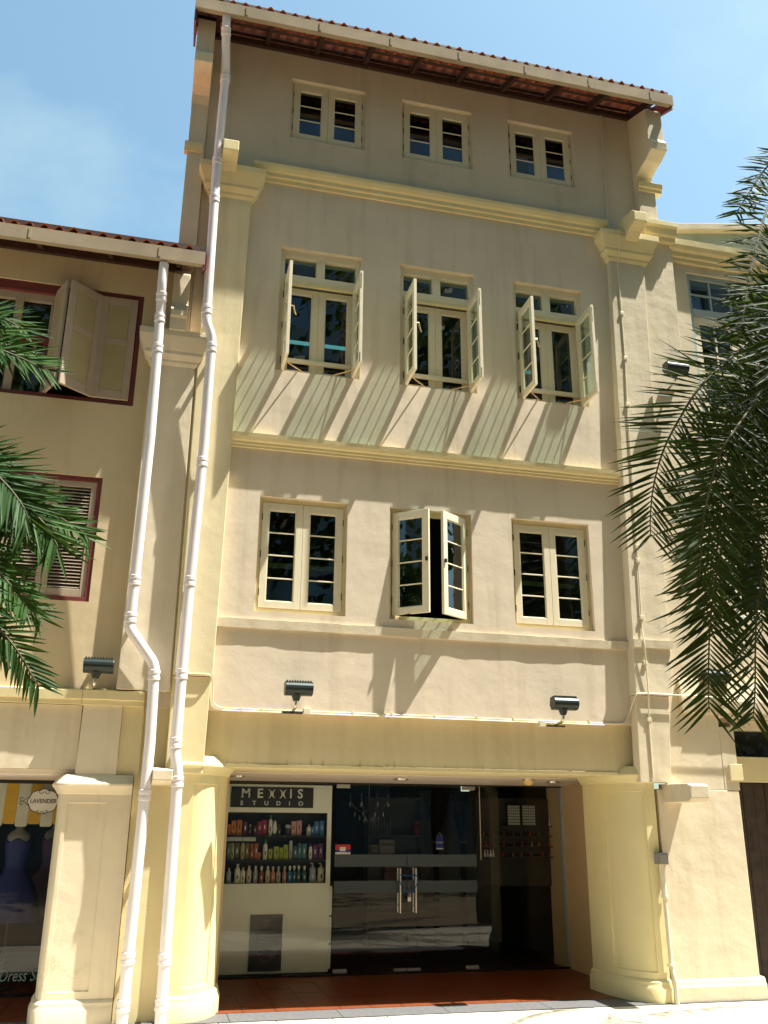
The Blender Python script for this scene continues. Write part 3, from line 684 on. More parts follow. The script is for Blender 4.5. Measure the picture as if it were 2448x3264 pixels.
MB().hexa([(0.086, -0.44, 7.20), (0.108, -0.44, 7.20), (0.108, -0.02, 7.42), (0.086, -0.02, 7.42)], [(0.086, -0.44, 7.42), (0.108, -0.44, 7.42), (0.108, -0.02, 7.64), (0.086, -0.02, 7.64)]).build('verge_board', DKRED, LS)
MB().sweepx([(0.01, 2.66), (-0.05, 2.66), (-0.052, 2.70), (-0.075, 2.705), (-0.078, 2.785), (-0.03, 2.80), (0.01, 2.80)], -9, -0.67, 220, 0.0006, random.Random(2), wav=0.0028).build('string_course', TRIM, LS, smooth=True)
MB().sweepx([(0.01, 2.655), (-0.08, 2.655), (-0.082, 2.70), (-0.105, 2.705), (-0.108, 2.785), (-0.06, 2.802), (0.01, 2.802)], -0.665, -0.11, 24, 0.0006, random.Random(4), wav=0.0028).build('string_course', TRIM, LS, smooth=True)
mb = MB(); tp(mb, (-0.66, -0.30, -0.045, 2.03), (-0.65, -0.30, -0.045, 2.66)); mb.build('pilaster_foot', PALE, LS, bevel=0.006)
MB().box(-0.298, -0.105, -0.012, 0.2, 2.03, 2.66).build('party_wall', TRIM, LS)
MB().box(-9, -0.662, 0.006, 0.25, 2.08, 2.655).build('shop_beam', PALE, LS)
MB().box(-9, -0.60, 0.03, 1.62, 2.035, 2.078).build('covered_way_ceiling', PINK, LS)
column(-1, -0.72, 0.085, 0.36, 0.41, 0.575, PALE, LS, zs=(0.21, 1.87), panel=(-0.64, -0.05), pz=(0.27, 1.79))
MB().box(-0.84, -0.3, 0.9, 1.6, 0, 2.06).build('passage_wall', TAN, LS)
# third storey window with folding shutters
W3 = empty('window', (-2.4, 0, 5.735)); W3.parent = LS; W3.location = Vector((-2.4, 0, 5.735)) - LS.location
mb = MB(); x0, x1, z0, z1 = LW3
mb.box(x1 - 0.05, x1, 0.02, 0.14, z0, z1); mb.box(x0, x0 + 0.05, 0.02, 0.14, z0, z1); mb.box(x0 + 0.05, x1 - 0.05, 0.021, 0.14, z0, z0 + 0.05); mb.box(x0 + 0.05, x1 - 0.05, 0.021, 0.14, z1 - 0.11, z1)
mb.build('window_frame', DKRED, W3, bevel=0.003)
def shutter(win, p, q, z0, z1, mat, t=0.032):
    p = Vector((*p, 0)); q = Vector((*q, 0)); L_ = (q - p).length; u = (q - p) / L_; n = Vector((u.y, -u.x, 0))
    f = lambda v: p + u * v.x + n * -v.y + Vector((0, 0, v.z))
    mb = MB(); mb.xf = f; s = 0.075
    mb.box(0, s, 0, t, z0, z1); mb.box(L_ - s, L_, 0, t, z0, z1)
    zm = z0 + (z1 - z0) * 0.56
    for (a, b) in ((z0, z0 + 0.10), (zm - 0.035, zm + 0.035), (z1 - 0.09, z1)): mb.box(s, L_ - s, 0.0005, t - 0.0005, a, b)
    fr = mb.build('shutter', mat, win, bevel=0.003, seg=1)
    for (a, b) in ((z0 + 0.10, zm - 0.035), (zm + 0.035, z1 - 0.09)):
        m2 = MB(); m2.xf = f; m2.box(s, L_ - s, t * 0.62, t * 0.9, a, b); m2.box(s + 0.028, L_ - s - 0.028, t * 0.38, t * 0.62, a + 0.032, b - 0.032)
        m2.build('shutter_panel', SHUTP, win, bevel=0.006, seg=1)
    m3 = MB(); m3.xf = f
    for zz in (z0 + 0.2, z1 - 0.2): m3.box(-0.008, 0.012, -0.006, 0.0, zz - 0.04, zz + 0.04)
    m3.build('hinge', IRON, win)
shutter(W3, (-0.555, 0.02), (-0.930, 0.02), 5.79, 6.985, SHUT)
shutter(W3, (-0.94, 0.018), (-1.235, -0.235), 5.79, 6.985, SHUT)
shutter(W3, (-1.245, -0.225), (-1.385, 0.06), 5.79, 6.985, SHUT)
mb = MB()
mb.box(-2.35, -1.40, 0.06, 0.11, 6.86, 6.945); mb.box(-1.80, -1.72, 0.06, 0.11, 5.785, 6.86); mb.box(-1.44, -1.39, 0.06, 0.11, 5.785, 6.86)
mb.build('inner_frame', SHUT, W3)
mb = MB(); mb.box(-2.35, -1.40, 0.045, 0.10, 6.36, 6.44); mb.box(-2.35, -1.40, 0.045, 0.10, 6.20, 6.24)
mb.build('guard_rail', DKRED, W3)
for i in range(9): MB().box(-2.30 + i * 0.105, -2.265 + i * 0.105, 0.05, 0.09, 6.24, 6.36).build('baluster', DKRED, W3)
MB().quad((-2.35, 0.12, 5.785), (-1.40, 0.12, 5.785), (-1.40, 0.12, 6.945), (-2.35, 0.12, 6.945)).build('pane', GLASS, W3)
# second storey louvred window
W2 = empty('window', (-2.05, 0, 3.635)); W2.parent = LS; W2.location = Vector((-2.05, 0, 3.635)) - LS.location
x0, x1, z0, z1 = LW2; mb = MB()
mb.box(x1 - 0.045, x1, 0.015, 0.14, z0, z1); mb.box(x0, x0 + 0.045, 0.015, 0.14, z0, z1); mb.box(x0 + 0.045, x1 - 0.045, 0.016, 0.14, z0, z0 + 0.045); mb.box(x0 + 0.045, x1 - 0.045, 0.016, 0.14, z1 - 0.045, z1)
mb.build('window_frame', DKRED, W2, bevel=0.003)
sl = MB().add([(-0.5, 0.0, 0.0), (0.5, 0.0, 0.0), (0.5, 0.030, 0.022), (-0.5, 0.030, 0.022), (-0.5, 0.0, 0.006), (0.5, 0.0, 0.006), (0.5, 0.030, 0.028), (-0.5, 0.030, 0.028)],
              [(0, 3, 2, 1), (4, 5, 6, 7), (0, 1, 5, 4), (1, 2, 6, 5), (2, 3, 7, 6), (3, 0, 4, 7)]).build('t', SHUT)
sld = sl.data; bpy.data.objects.remove(sl)
lw = (x1 - x0 - 0.09) / 3
for k in range(3):
    a = x0 + 0.047 + k * lw; b = a + lw - 0.004; s = 0.055
    mb = MB(); mb.box(a, a + s, 0.03, 0.068, z0 + 0.047, z1 - 0.047); mb.box(b - s, b, 0.03, 0.068, z0 + 0.047, z1 - 0.047)
    for (c, d) in ((z0 + 0.047, z0 + 0.125), (4.28, 4.345), (z1 - 0.11, z1 - 0.047)): mb.box(a + s, b - s, 0.0305, 0.0675, c, d)
    mb.build('shutter', SHUT, W2, bevel=0.003, seg=1)
    for (c, d) in ((z0 + 0.13, 4.275), (4.35, z1 - 0.115)):
        n = int((d - c) / 0.034)
        for i in range(n):
            z = c + (d - c) * (i + 0.1) / n
            share(sld, 'louvre_slat', W2, Matrix.Translation(((a + b) / 2, 0.034, z)) @ Matrix.Diagonal((b - a - 2 * s + 0.01, 1, 1, 1)))
# left shopfront
MB().quad((-5, 1.5, 0.03), (-0.5, 1.5, 0.03), (-0.5, 1.5, 2.03), (-5, 1.5, 2.03)).build('shop_glass', SHOPG, LS)
MB().box(-5, -0.5, 1.47, 1.53, 2.0, 2.035).build('head_track', BLACKP, LS)
MB().box(-5, -0.5, 1.47, 1.53, 0.0, 0.03).build('floor_track', BLACKP, LS)
mb = MB(); mb.quad((-5, 4, 0), (-0.3, 4, 0), (-0.3, 4, 2.3), (-5, 4, 2.3)); mb.quad((-0.3, 1.55, 0), (-0.3, 4, 0), (-0.3, 4, 2.3), (-0.3, 1.55, 2.3)); mb.quad((-5, 1.55, 0), (-5, 1.55, 2.3), (-5, 4, 2.3), (-5, 4, 0)); mb.quad((-5, 1.55, 2.2), (-5, 4, 2.2), (-0.3, 4, 2.2), (-0.3, 1.55, 2.2))
mb.build('shop_room', DARK, LS)
MB().quad((-5, 1.52, 0.004), (-0.3, 1.52, 0.004), (-0.3, 4, 0.004), (-5, 4, 0.004)).build('shop_floor', DKFLR, LS)
t = text('Dress Shop', 0.15, (-1.27, 1.485, 0.19), plain('pale_green_lettering', (0.42, 0.60, 0.52), 0.5), LS, ext=0.001, align='LEFT', shear=0.25, sx=0.72)
aw = empty('awning', (-2.0, 1.62, 1.59), 'yellow and white striped awning behind the left shop glass', 'awning')
YEL = plain('awning_yellow', (0.62, 0.36, 0.03), 0.7); WHT = plain('awning_white', (0.62, 0.60, 0.52), 0.7)
for i in range(16):
    w = 0.123; xa = -0.83 - i * w - w; yl = i % 2 == 0
    zb = 1.60 if yl else 1.575
    n = 5; vs = []; fs = []
    ring = [(xa + 0.001, zb + 0.02), (xa + 0.012, zb), (xa + w - 0.012, zb), (xa + w - 0.001, zb + 0.02)]
    pts = ring + [(xa + w - 0.001, 2.03), (xa + 0.001, 2.03)]
    vs = [(x, 1.60 + (z - 1.6) * 0.06, z) for x, z in pts] + [(x, 1.608 + (z - 1.6) * 0.06, z) for x, z in pts]
    fs = [tuple(range(6)), tuple(range(11, 5, -1))] + [(k, (k + 1) % 6, (k + 1) % 6 + 6, k + 6) for k in range(6)]
    MB().add(vs, fs).build('awning_stripe', YEL if yl else WHT, aw)
# oval sign
sg = empty('shop_sign', (-1.05, 1.47, 1.83), 'small white oval LAVENDER sign with black scrollwork border', 'sign')
SW = plain('sign_white', (0.68, 0.68, 0.62), 0.5); INK = plain('sign_black', (0.015, 0.015, 0.015), 0.5)
vs = []; n = 48
for i in range(n):
    a = 2 * math.pi * i / n; rr_ = 1 + 0.035 * math.cos(8 * a)
    vs.append((-1.052 + 0.150 * rr_ * math.cos(a), 1.462, 1.825 + 0.120 * rr_ * math.sin(a)))
MB().add(vs + [(x, 1.468, z) for x, y, z in vs], [tuple(range(n)), tuple(range(2 * n - 1, n - 1, -1))] + [(i, (i + 1) % n, (i + 1) % n + n, i + n) for i in range(n)]).build('sign_plate', SW, sg)
MB().tube([(x, 1.462, z) for x, y, z in vs] + [(vs[0][0], 1.462, vs[0][2])], 0.004, 6, cap=False).build('border', INK, sg)
def spiral(cx, cz, r0, r1, a0, turns, y, k=24, sq=1.0):
    return [(cx + (r0 + (r1 - r0) * i / k) * math.cos(a0 + turns * 2 * math.pi * i / k), y, cz + sq * (r0 + (r1 - r0) * i / k) * math.sin(a0 + turns * 2 * math.pi * i / k)) for i in range(k + 1)]
m5 = MB()
for sx, sz in ((1, 1), (-1, 1), (1, -1), (-1, -1)):
    m5.tube(spiral(-1.052 + sx * 0.035, 1.825 + sz * 0.098, 0.028, 0.006, math.pi if sx > 0 else 0, 0.8 * sx, 1.459), 0.003, 5)
for sz in (1, -1):
    m5.tube([(-1.19, 1.459, 1.825 + sz * 0.045), (-1.22, 1.459, 1.825 + sz * 0.022), (-1.255, 1.459, 1.825 - sz * 0.002)] + spiral(-1.262, 1.825 - sz * 0.022, 0.022, 0.007, math.pi / 2 * sz, 0.8 * sz, 1.459), 0.0032, 5)
m5.build('scrollwork', INK, sg)
text('LAVENDER', 0.062, (-1.050, 1.458, 1.825), INK, sg, ext=0.001, sx=0.86)
def mannequin(x, y, dress_mat, lb, zoff=0.0):
    mq = empty('mannequin', (x, y, 0), lb, 'mannequin')
    MB().lathe((x, y, 1.40 + zoff), [(0.105, -0.06), (0.115, 0.0), (0.12, 0.05), (0.10, 0.09), (0.055, 0.12), (0.036, 0.15), (0.034, 0.20), (0.03, 0.215)], 18, 0.6).build('bust', plain('mannequin_linen', (0.26, 0.235, 0.18), 0.8) if 'mannequin_linen' not in MATS else MATS['mannequin_linen'], mq, smooth=True)
    prof = [(0.30, 0.62), (0.285, 0.72), (0.25, 0.88), (0.20, 1.0), (0.125, 1.09), (0.105, 1.16), (0.118, 1.26), (0.13, 1.33), (0.135, 1.41), (0.10, 1.425)]
    k = len(prof); n = 40; vs = []; fs = []
    for i in range(n):
        a = 2 * math.pi * i / n
        for (r, z) in prof:
            pl = 1 + (0.06 * math.cos(10 * a) * max(0, (1.1 - z)) / 0.48)
            sc = 0.018 * math.cos(4 * a) if z > 1.40 else 0
            vs.append((x + r * pl * math.cos(a), y + r * pl * math.sin(a) * 0.62, z + zoff + sc))
    for i in range(n):
        i2 = (i + 1) % n
        for j in range(k - 1): fs.append((i * k + j, i2 * k + j, i2 * k + j + 1, i * k + j + 1))
    MB().add(vs, fs).build('dress', dress_mat, mq, smooth=True)
    MB().tube([(x, y, 0.02), (x, y, 0.75)], 0.014, 8).build('stand_pole', DWOOD, mq)
    MB().lathe((x, y, 0.004), [(0.0, 0.0), (0.16, 0.0), (0.16, 0.015), (0.02, 0.03), (0.0, 0.03)], 20).build('stand_base', DWOOD, mq)
mannequin(-1.30, 1.95, plain('blue_satin', (0.007, 0.017, 0.13), 0.55), 'dress form in a strapless royal blue dress behind left shop glass', 0.02)
mannequin(-0.98, 2.5, plain('mauve_fabric', (0.10, 0.05, 0.10), 0.6), 'dress form in a mauve dress half hidden beside the rounded column', 0.03)

# ------------------------------------------------------------------ right shophouse
RS = empty('shophouse', (9, 0, 0), 'right hand shophouse with grey green gable and grey framed window behind the palm', 'shophouse')
RW = (6.30, 7.62, 6.30, 8.55); RW2 = (6.45, 7.55, 3.9, 5.3)
mb = MB(); holed_wall(mb, 6.0, 13, 2.72, 8.9, 0.075, 0.32, [RW, RW2]); wall_build(mb, 'wall', PALE, RS)
MB().box(6.0, 13, 0.34, 8, 2.7, 8.9).build('rear_block', DARK, RS)
MB().sweepx([(0.09, 8.66), (0.03, 8.66), (0.025, 8.71), (-0.005, 8.72), (-0.01, 8.78), (-0.05, 8.80), (-0.075, 8.85), (-0.08, 8.935), (0.03, 9.0), (0.09, 9.0)], 6.02, 13, 60, 0.0015).build('cornice', TRIM, RS)
def gz(x): return 9.10 + 0.185 * (x - 6.05) if x < 9.5 else 9.10 + 0.185 * (9.5 - 6.05) - 0.185 * (x - 9.5)
xs_ = [6.06, 9.5, 12.95]
vs = [(xs_[0], 0.08, 9.0), (xs_[2], 0.08, 9.0), (xs_[2], 0.08, gz(12.95)), (9.5, 0.08, gz(9.5)), (xs_[0], 0.08, gz(6.06))]
MB().add(vs + [(x, 0.3, z) for x, y, z in vs], [(0, 1, 2, 3, 4), (9, 8, 7, 6, 5)] + [(i, (i + 1) % 5, (i + 1) % 5 + 5, i + 5) for i in range(5)]).build('gable', GREEN, RS)
mb = MB()
mb.hexa([(5.98, -0.02, gz(5.98)), (9.5, -0.02, gz(9.5)), (9.5, 0.34, gz(9.5)), (5.98, 0.34, gz(5.98))], [(5.98, -0.02, gz(5.98) + 0.10), (9.5, -0.02, gz(9.5) + 0.10), (9.5, 0.34, gz(9.5) + 0.11), (5.98, 0.34, gz(5.98) + 0.11)])
mb.hexa([(9.501, -0.02, gz(9.5)), (13, -0.02, gz(13)), (13, 0.34, gz(13)), (9.501, 0.34, gz(9.5))], [(9.501, -0.02, gz(9.5) + 0.10), (13, -0.02, gz(13) + 0.10), (13, 0.34, gz(13) + 0.11), (9.501, 0.34, gz(9.5) + 0.11)])
mb.build('coping', PALE, RS, bevel=0.008)
# upper window
wr = empty('window', (6.3, 0.1, 6.3)); wr.parent = RS; wr.location = Vector((6.3, 0.1, 6.3)) - RS.location
x0, x1, z0, z1 = RW; mb = MB(); y = 0.11
mb.box(x0, x0 + 0.06, y, 0.26, z0, z1); mb.box(x1 - 0.06, x1, y, 0.26, z0, z1); mb.box(x0 + 0.06, x1 - 0.06, y + 0.001, 0.26, z1 - 0.07, z1); mb.box(x0 + 0.06, x1 - 0.06, y + 0.001, 0.26, 7.92, 8.03)
mb.build('window_frame', GREYB, wr, bevel=0.004)
mb = MB()
for i in range(1, 4): x = x0 + 0.06 + (x1 - x0 - 0.12) * i / 4; mb.box(x - 0.012, x + 0.012, y + 0.02, y + 0.05, 8.03, z1 - 0.07)
for (a, b) in ((x0 + 0.06, x1 - 0.06),): mb.box(a, b, y + 0.021, y + 0.049, 8.245, 8.27)
mb.build('glazing_bars', GREYB, wr)
MB().quad((x0 + 0.06, y + 0.035, 8.03), (x1 - 0.06, y + 0.035, 8.03), (x1 - 0.06, y + 0.035, z1 - 0.07), (x0 + 0.06, y + 0.035, z1 - 0.07)).build('pane', GLASS, wr)
mid = (x0 + x1) / 2
for (a, b) in ((x0 + 0.063, mid - 0.002), (mid + 0.002, x1 - 0.063)):
    sash(wr, a, b, y + 0.01, z0 + 0.02, 7.915, 6, 0.075, 0.09, 0.10, mull=0.02)
    MB().box((a + b) / 2 - 0.010, (a + b) / 2 + 0.010, y + 0.015, y + 0.04, z0 + 0.13, 7.82).build('glazing_bars', CREAM, wr)
wr2 = empty('window', (6.45, 0.1, 3.9)); wr2.parent = RS; wr2.location = Vector((6.45, 0.1, 3.9)) - RS.location
x0, x1, z0, z1 = RW2; casing(wr2, x0, x1, z0, z1, 0.11, 0.05, 0.05, 0.05, 0.08, GREYB); mid = (x0 + x1) / 2
sash(wr2, x0 + 0.052, mid - 0.001, 0.12, z0 + 0.052, z1 - 0.052, 4); sash(wr2, mid + 0.001, x1 - 0.052, 0.12, z0 + 0.052, z1 - 0.052, 4)
# ground floor of the right shophouse
MB().sweepx([(0.08, 2.76), (-0.07, 2.76), (-0.075, 2.81), (-0.10, 2.82), (-0.105, 2.93), (-0.06, 3.16), (0.08, 3.18)], 5.99, 13, 40, 0.002).build('string_course', PALE, RS)
MB().sweepx([(0.0, 2.80), (-0.085, 2.80), (-0.09, 2.95), (-0.06, 3.16), (0.0, 3.18)], 5.53, 5.985, 6, 0.002).build('string_course', PALE, RS)
MB().box(6.17, 13, 0.10, 0.3, 2.10, 2.36).build('shop_beam', TRIM, RS)
MB().box(6.05, 6.205, -0.05, 0.09, 2.10, 2.27).build('pier_cap', TRIM, RS, bevel=0.006)
MB().box(6.17, 13, 0.04, 0.3, 2.655, 2.75).build('lintel', PALE, RS)
MB().quad((6.165, 0.22, 2.36), (13, 0.22, 2.36), (13, 0.22, 2.655), (6.165, 0.22, 2.655)).build('transom_glass', SHOPG, RS)
MB().box(6.165, 13, 0.29, 0.33, 2.36, 2.655).build('transom_board', DARK, RS)
rd = random.Random(9)
for i in range(30):
    xa = 6.17 + i * 0.142
    MB().box(xa, xa + 0.137, 0.36 + rd.uniform(0, 0.006), 0.40, 0.01, 2.10).build('door_plank', DWOOD, RS, bevel=0.003, seg=1)
MB().box(6.15, 13, 0.405, 0.45, 0, 2.2).build('door_backing', DARK, RS)

# ------------------------------------------------------------------ rainwater pipes
def bezier_round(pts, r=0.08, k=5):
    pts = [Vector(p) for p in pts]; o = [pts[0]]
    for i in range(1, len(pts) - 1):
        a, b, c = pts[i - 1], pts[i], pts[i + 1]
        d1 = (a - b).normalized() * min(r, (a - b).length * 0.45); d2 = (c - b).normalized() * min(r, (c - b).length * 0.45)
        for j in range(k + 1):
            t = j / k; o.append((b + d1) * (1 - t) ** 2 + b * 2 * t * (1 - t) + (b + d2) * t ** 2)
    o.append(pts[-1]); return o
def pipe(lb, pts, collars, r=0.05):
    base = pts[-1]
    p_ = empty('drainpipe', (base[0], base[1], 0), lb, 'drainpipe')
    path = bezier_round(pts, 0.07)
    MB().tube(path, r, 18).build('pipe', PIPE, p_, smooth=True)
    cum = [Vector(p) for p in path]
    def at(z):
        for i in range(len(cum) - 1):
            a, b = cum[i], cum[i + 1]
            if (a.z - z) * (b.z - z) <= 0 and abs(a.z - b.z) > 1e-6:
                t = (a.z - z) / (a.z - b.z); return a.lerp(b, t), (b - a).normalized()
    for z in collars:
        c, d = at(z)
        MB().tube([c - d * 0.05, c - d * 0.045, c - d * 0.015, c - d * 0.012, c + d * 0.012, c + d * 0.015, c + d * 0.042, c + d * 0.046], [r + 0.003, r + 0.008, r + 0.008, r + 0.004, r + 0.004, r + 0.008, r + 0.008, r + 0.002], 18).build('collar', PIPE, p_, smooth=True)
        if abs(d.x) < 0.2:
            MB().box(c.x - 0.02, c.x + 0.02, c.y, 0.02 if c.z > 2.2 else 0.05, z - 0.09, z - 0.06).build('bracket', PIPE, p_)
    return p_
pipe('tall white rainwater pipe from the high eaves down the left pilaster',
     [(0.12, -0.585, 10.56), (0.12, -0.585, 10.42), (0.165, -0.36, 9.95), (0.150, -0.335, 8.55), (0.17, -0.30, 6.66), (0.245, -0.27, 6.50), (0.248, -0.20, 5.2), (0.215, -0.19, 3.65), (0.205, -0.20, 2.22), (0.245, -0.20, 2.07), (0.262, -0.17, 0.005)],
     [10.36, 9.86, 8.70, 8.20, 6.80, 6.38, 5.10, 3.85, 2.95, 2.32, 1.98, 0.52, 0.17])
pipe('shorter white rainwater pipe left of the tall one, dropping from the low gutter',
     [(-0.315, -0.385, 7.24), (-0.315, -0.385, 6.98), (-0.305, -0.315, 6.72), (-0.285, -0.30, 5.3), (-0.305, -0.20, 3.42), (-0.305, -0.20, 3.36), (-0.045, -0.20, 3.03), (-0.025, -0.17, 2.3), (-0.055, -0.16, 0.005)],
     [6.86, 6.62, 6.27, 3.82, 3.46, 2.93, 1.86, 0.53, 0.17])

# ------------------------------------------------------------------ floodlights
def flood(x, z, lb, ywall=0.0, yoff=0.19, w=0.27, tilt=0.0, box=0.11, grp='wall floodlights'):
    f = empty('floodlight', (x, ywall, z - 0.2), lb, 'floodlight', grp)
    yc = ywall - yoff
    prof = [(yc + 0.055, z + 0.062)] + [(yc + 0.075 * math.cos(R(100 + 20 * k)), z + 0.068 * math.sin(R(100 + 20 * k))) for k in range(9)] + [(yc + 0.04, z - 0.068), (yc + 0.075, z - 0.02)]
    MB().prism(prof, x - w / 2, x + w / 2).build('housing', FLOOD, f, bevel=0.004)
    m_ = MB()
    for i in range(10):
        xx = x - w / 2 + w * (i + 0.7) / 10.6
        m_.box(xx - 0.004, xx + 0.004, yc - 0.05, yc + 0.04, z + 0.055, z + 0.073)
    m_.build('cooling_fins', FLOOD, f)
    MB().quad((x - w / 2 + 0.015, yc + 0.0585, z + 0.058), (x + w / 2 - 0.015, yc + 0.0585, z + 0.058), (x + w / 2 - 0.015, yc + 0.0785, z - 0.018), (x - w / 2 + 0.015, yc + 0.0785, z - 0.018)).build('lens', GLASS, f)
    MB().tube([(x - 0.02, yc, z - 0.06), (x - 0.02, yc, z - 0.12)], [0.05, 0.03], 12).build('swivel', FLOOD, f, smooth=True)
    MB().tube(bezier_round([(x - 0.02, yc, z - 0.11), (x - 0.025, yc, z - 0.18), (x - 0.025, ywall + 0.0, z - 0.20)], 0.05), 0.015, 10).build('arm', STEEL, f, smooth=True)
    MB().box(x - 0.13, x + 0.07, ywall - 0.035, ywall + 0.0, z - 0.222, z - 0.206).build('base_plate', IRON, f)
    if box:
        MB().box(x + box - 0.035, x + box + 0.035, ywall - 0.045, ywall - 0.001, z - 0.225, z - 0.165).build('junction_box', COND, f, bevel=0.004)
flood(1.325, 2.865, 'dark finned floodlight above the shop beam, under the closed left window', 0.0, box=0.115)
flood(4.10, 2.825, 'dark finned floodlight above the shop beam, beside the right pilaster', 0.0, box=-0.19)
flood(-0.545, 3.00, 'dark finned floodlight in shade beside the shorter white pipe', 0.004, box=0.0)
flood(5.80, 6.91, 'dark floodlight high on the pier, partly behind palm leaflets', -0.03, w=0.29, box=0)
flood(5.98, 3.20, 'dark floodlight on the right ledge deep behind the palm fronds', 0.075, yoff=0.16, w=0.30, box=0)

# ------------------------------------------------------------------ conduits
cd = empty('cable_conduit', (2.6, 0, 2.66), 'cream cable conduit running along the top edge of the shop beam', 'conduit')
MB().tube(bezier_round([(0.14, -0.128, 2.972), (0.485, -0.128, 2.972), (0.515, -0.02, 2.90), (0.53, -0.012, 2.70), (0.62, -0.012, 2.672), (2.5, -0.012, 2.668), (4.66, -0.012, 2.655), (4.86, -0.012, 2.66), (4.92, -0.012, 2.75), (4.95, -0.148, 2.96), (5.02, -0.150, 2.972), (6.4, -0.150, 2.955)], 0.05), 0.0075, 8).build('pipe', COND, cd, smooth=True)
MB().tube([(0.62, -0.020, 2.652), (4.62, -0.020, 2.638)], 0.007, 6).build('cable', COND, cd, smooth=True)
for x in (0.8, 1.0, 1.9, 2.3, 2.75, 3.2, 3.6, 4.45):
    MB().box(x - 0.008, x + 0.008, -0.026, 0.002, 2.650, 2.684).build('clip', COND, cd)
cv = empty('cable_conduit', (5.12, -0.12, 2.0), 'thin cable conduit running down the right pilaster from the eaves', 'conduit')
MB().tube(bezier_round([(5.20, -0.012, 10.80), (5.19, -0.012, 9.9), (5.165, -0.012, 9.02), (5.17, -0.03, 8.90), (5.20, -0.225, 8.80), (5.20, -0.22, 8.62), (5.215, -0.085, 8.42), (5.205, -0.088, 7.67), (5.195, -0.095, 7.03), (5.165, -0.105, 6.4), (5.135, -0.12, 5.09), (5.115, -0.13, 4.46), (5.09, -0.14, 3.66), (5.085, -0.172, 3.50), (5.095, -0.15, 2.95), (5.09, -0.12, 2.70), (5.085, -0.118, 2.22), (5.085, -0.12, 2.10)], 0.03), 0.0075, 8).build('pipe', COND, cv, smooth=True)
for (x, y, z) in ((5.205, -0.085, 7.66), (5.195, -0.092, 7.03), (5.165, -0.10, 6.40), (5.12, -0.122, 4.62), (5.115, -0.128, 4.45), (5.095, -0.135, 3.80), (5.09, -0.135, 3.30), (5.09, -0.112, 2.70)):
    MB().box(x - 0.018, x + 0.030, y - 0.018, y + 0.02, z - 0.02, z + 0.02).build('clip', COND, cv, bevel=0.003)
bx = empty('switch_box', (5.11, -0.09, 1.32), 'grey metal switch box with a pipe below it, between rounded column and pier', 'switch box')
GM = plain('grey_box_metal', (0.24, 0.23, 0.22), 0.5, 0.15, 30)
MB().box(5.065, 5.175, -0.13, -0.03, 1.265, 1.375).build('housing', GM, bx, bevel=0.005)
MB().box(5.08, 5.16, -0.134, -0.13, 1.285, 1.355).build('cover_plate', STEEL, bx)
MB().tube([(5.115, -0.085, 1.265), (5.122, -0.085, 0.96)], 0.026, 14).build('upper_pipe', COND, bx, smooth=True)
MB().tube(bezier_round([(5.122, -0.085, 0.965), (5.13, -0.085, 0.33), (5.14, -0.12, 0.20), (5.142, -0.12, 0.004)], 0.03), 0.021, 14).build('lower_pipe', COND, bx, smooth=True)
for z in (0.96, 0.34): MB().tube([(5.124, -0.085, z - 0.012), (5.124, -0.085, z + 0.012)], 0.034, 14).build('collar', COND, bx, smooth=True)
#@@PART3
# ------------------------------------------------------------------ display cabinet and studio sign
CB = empty('display_cabinet', (1.5, 2.4, 0), 'white built in display cabinet with shelves of hair products behind the glass', 'cabinet')
mb = MB(); holed_wall(mb, 0.81, 2.155, 0.03, 2.06, 2.30, 2.335, [(0.925, 2.105, 0.965, 1.745)]); wall_build(mb, 'front_panel', WHITEP, CB)
MB().box(2.125, 2.155, 2.337, 2.62, 0.03, 2.06).build('side_panel', WHITEP, CB)
NICHE = plain('niche_black', (0.018, 0.016, 0.015), 0.6)
mb = MB(); mb.quad((0.9, 2.6, 0.9), (2.12, 2.6, 0.9), (2.12, 2.6, 1.8), (0.9, 2.6, 1.8)); mb.quad((0.9, 2.34, 1.75), (2.12, 2.34, 1.75), (2.12, 2.6, 1.75), (0.9, 2.6, 1.75)); mb.quad((2.12, 2.34, 0.9), (2.12, 2.34, 1.8), (2.12, 2.6, 1.8), (2.12, 2.6, 0.9)); mb.build('niche_lining', NICHE, CB)
for z in (1.487, 1.220, 0.965):
    MB().box(0.9, 2.115, 2.345, 2.595, z - 0.016, z).build('shelf', NICHE, CB)
for (a, b) in ((0.62, 0.93), (0.33, 0.60), (0.06, 0.30)):
    MB().tube([(2.166, 2.315, a), (2.172, 2.315, a + 0.02), (2.172, 2.315, b - 0.02), (2.166, 2.315, b)], 0.016, 10).build('edge_pad', WHITEP, CB, smooth=True)
ps = empty('poster', (1.43, 2.293, 0.35), 'dark poster with thin swirling line ornament low on the white cabinet', 'poster')
MB().box(1.245, 1.615, 2.288, 2.299, 0.055, 0.64).build('panel', plain('poster_dark', (0.035, 0.034, 0.033), 0.5), ps)
LINE = plain('poster_line', (0.20, 0.20, 0.19), 0.5)
m6 = MB(); yy = 2.287
m6.tube(spiral(1.43, 0.545, 0.042, 0.006, 0, 1.8, yy, 40), 0.0028, 5)
def ell(cx, cz, rx, rz, a0=0, a1=2 * math.pi, k=36): return [(cx + rx * math.cos(a0 + (a1 - a0) * i / k), yy, cz + rz * math.sin(a0 + (a1 - a0) * i / k)) for i in range(k + 1)]
m6.tube(ell(1.43, 0.415, 0.062, 0.026), 0.003, 5); m6.tube(ell(1.43, 0.405, 0.12, 0.05, math.pi, 2 * math.pi), 0.0032, 5); m6.tube(ell(1.43, 0.300, 0.115, 0.055, R(25), R(155)), 0.0028, 5)
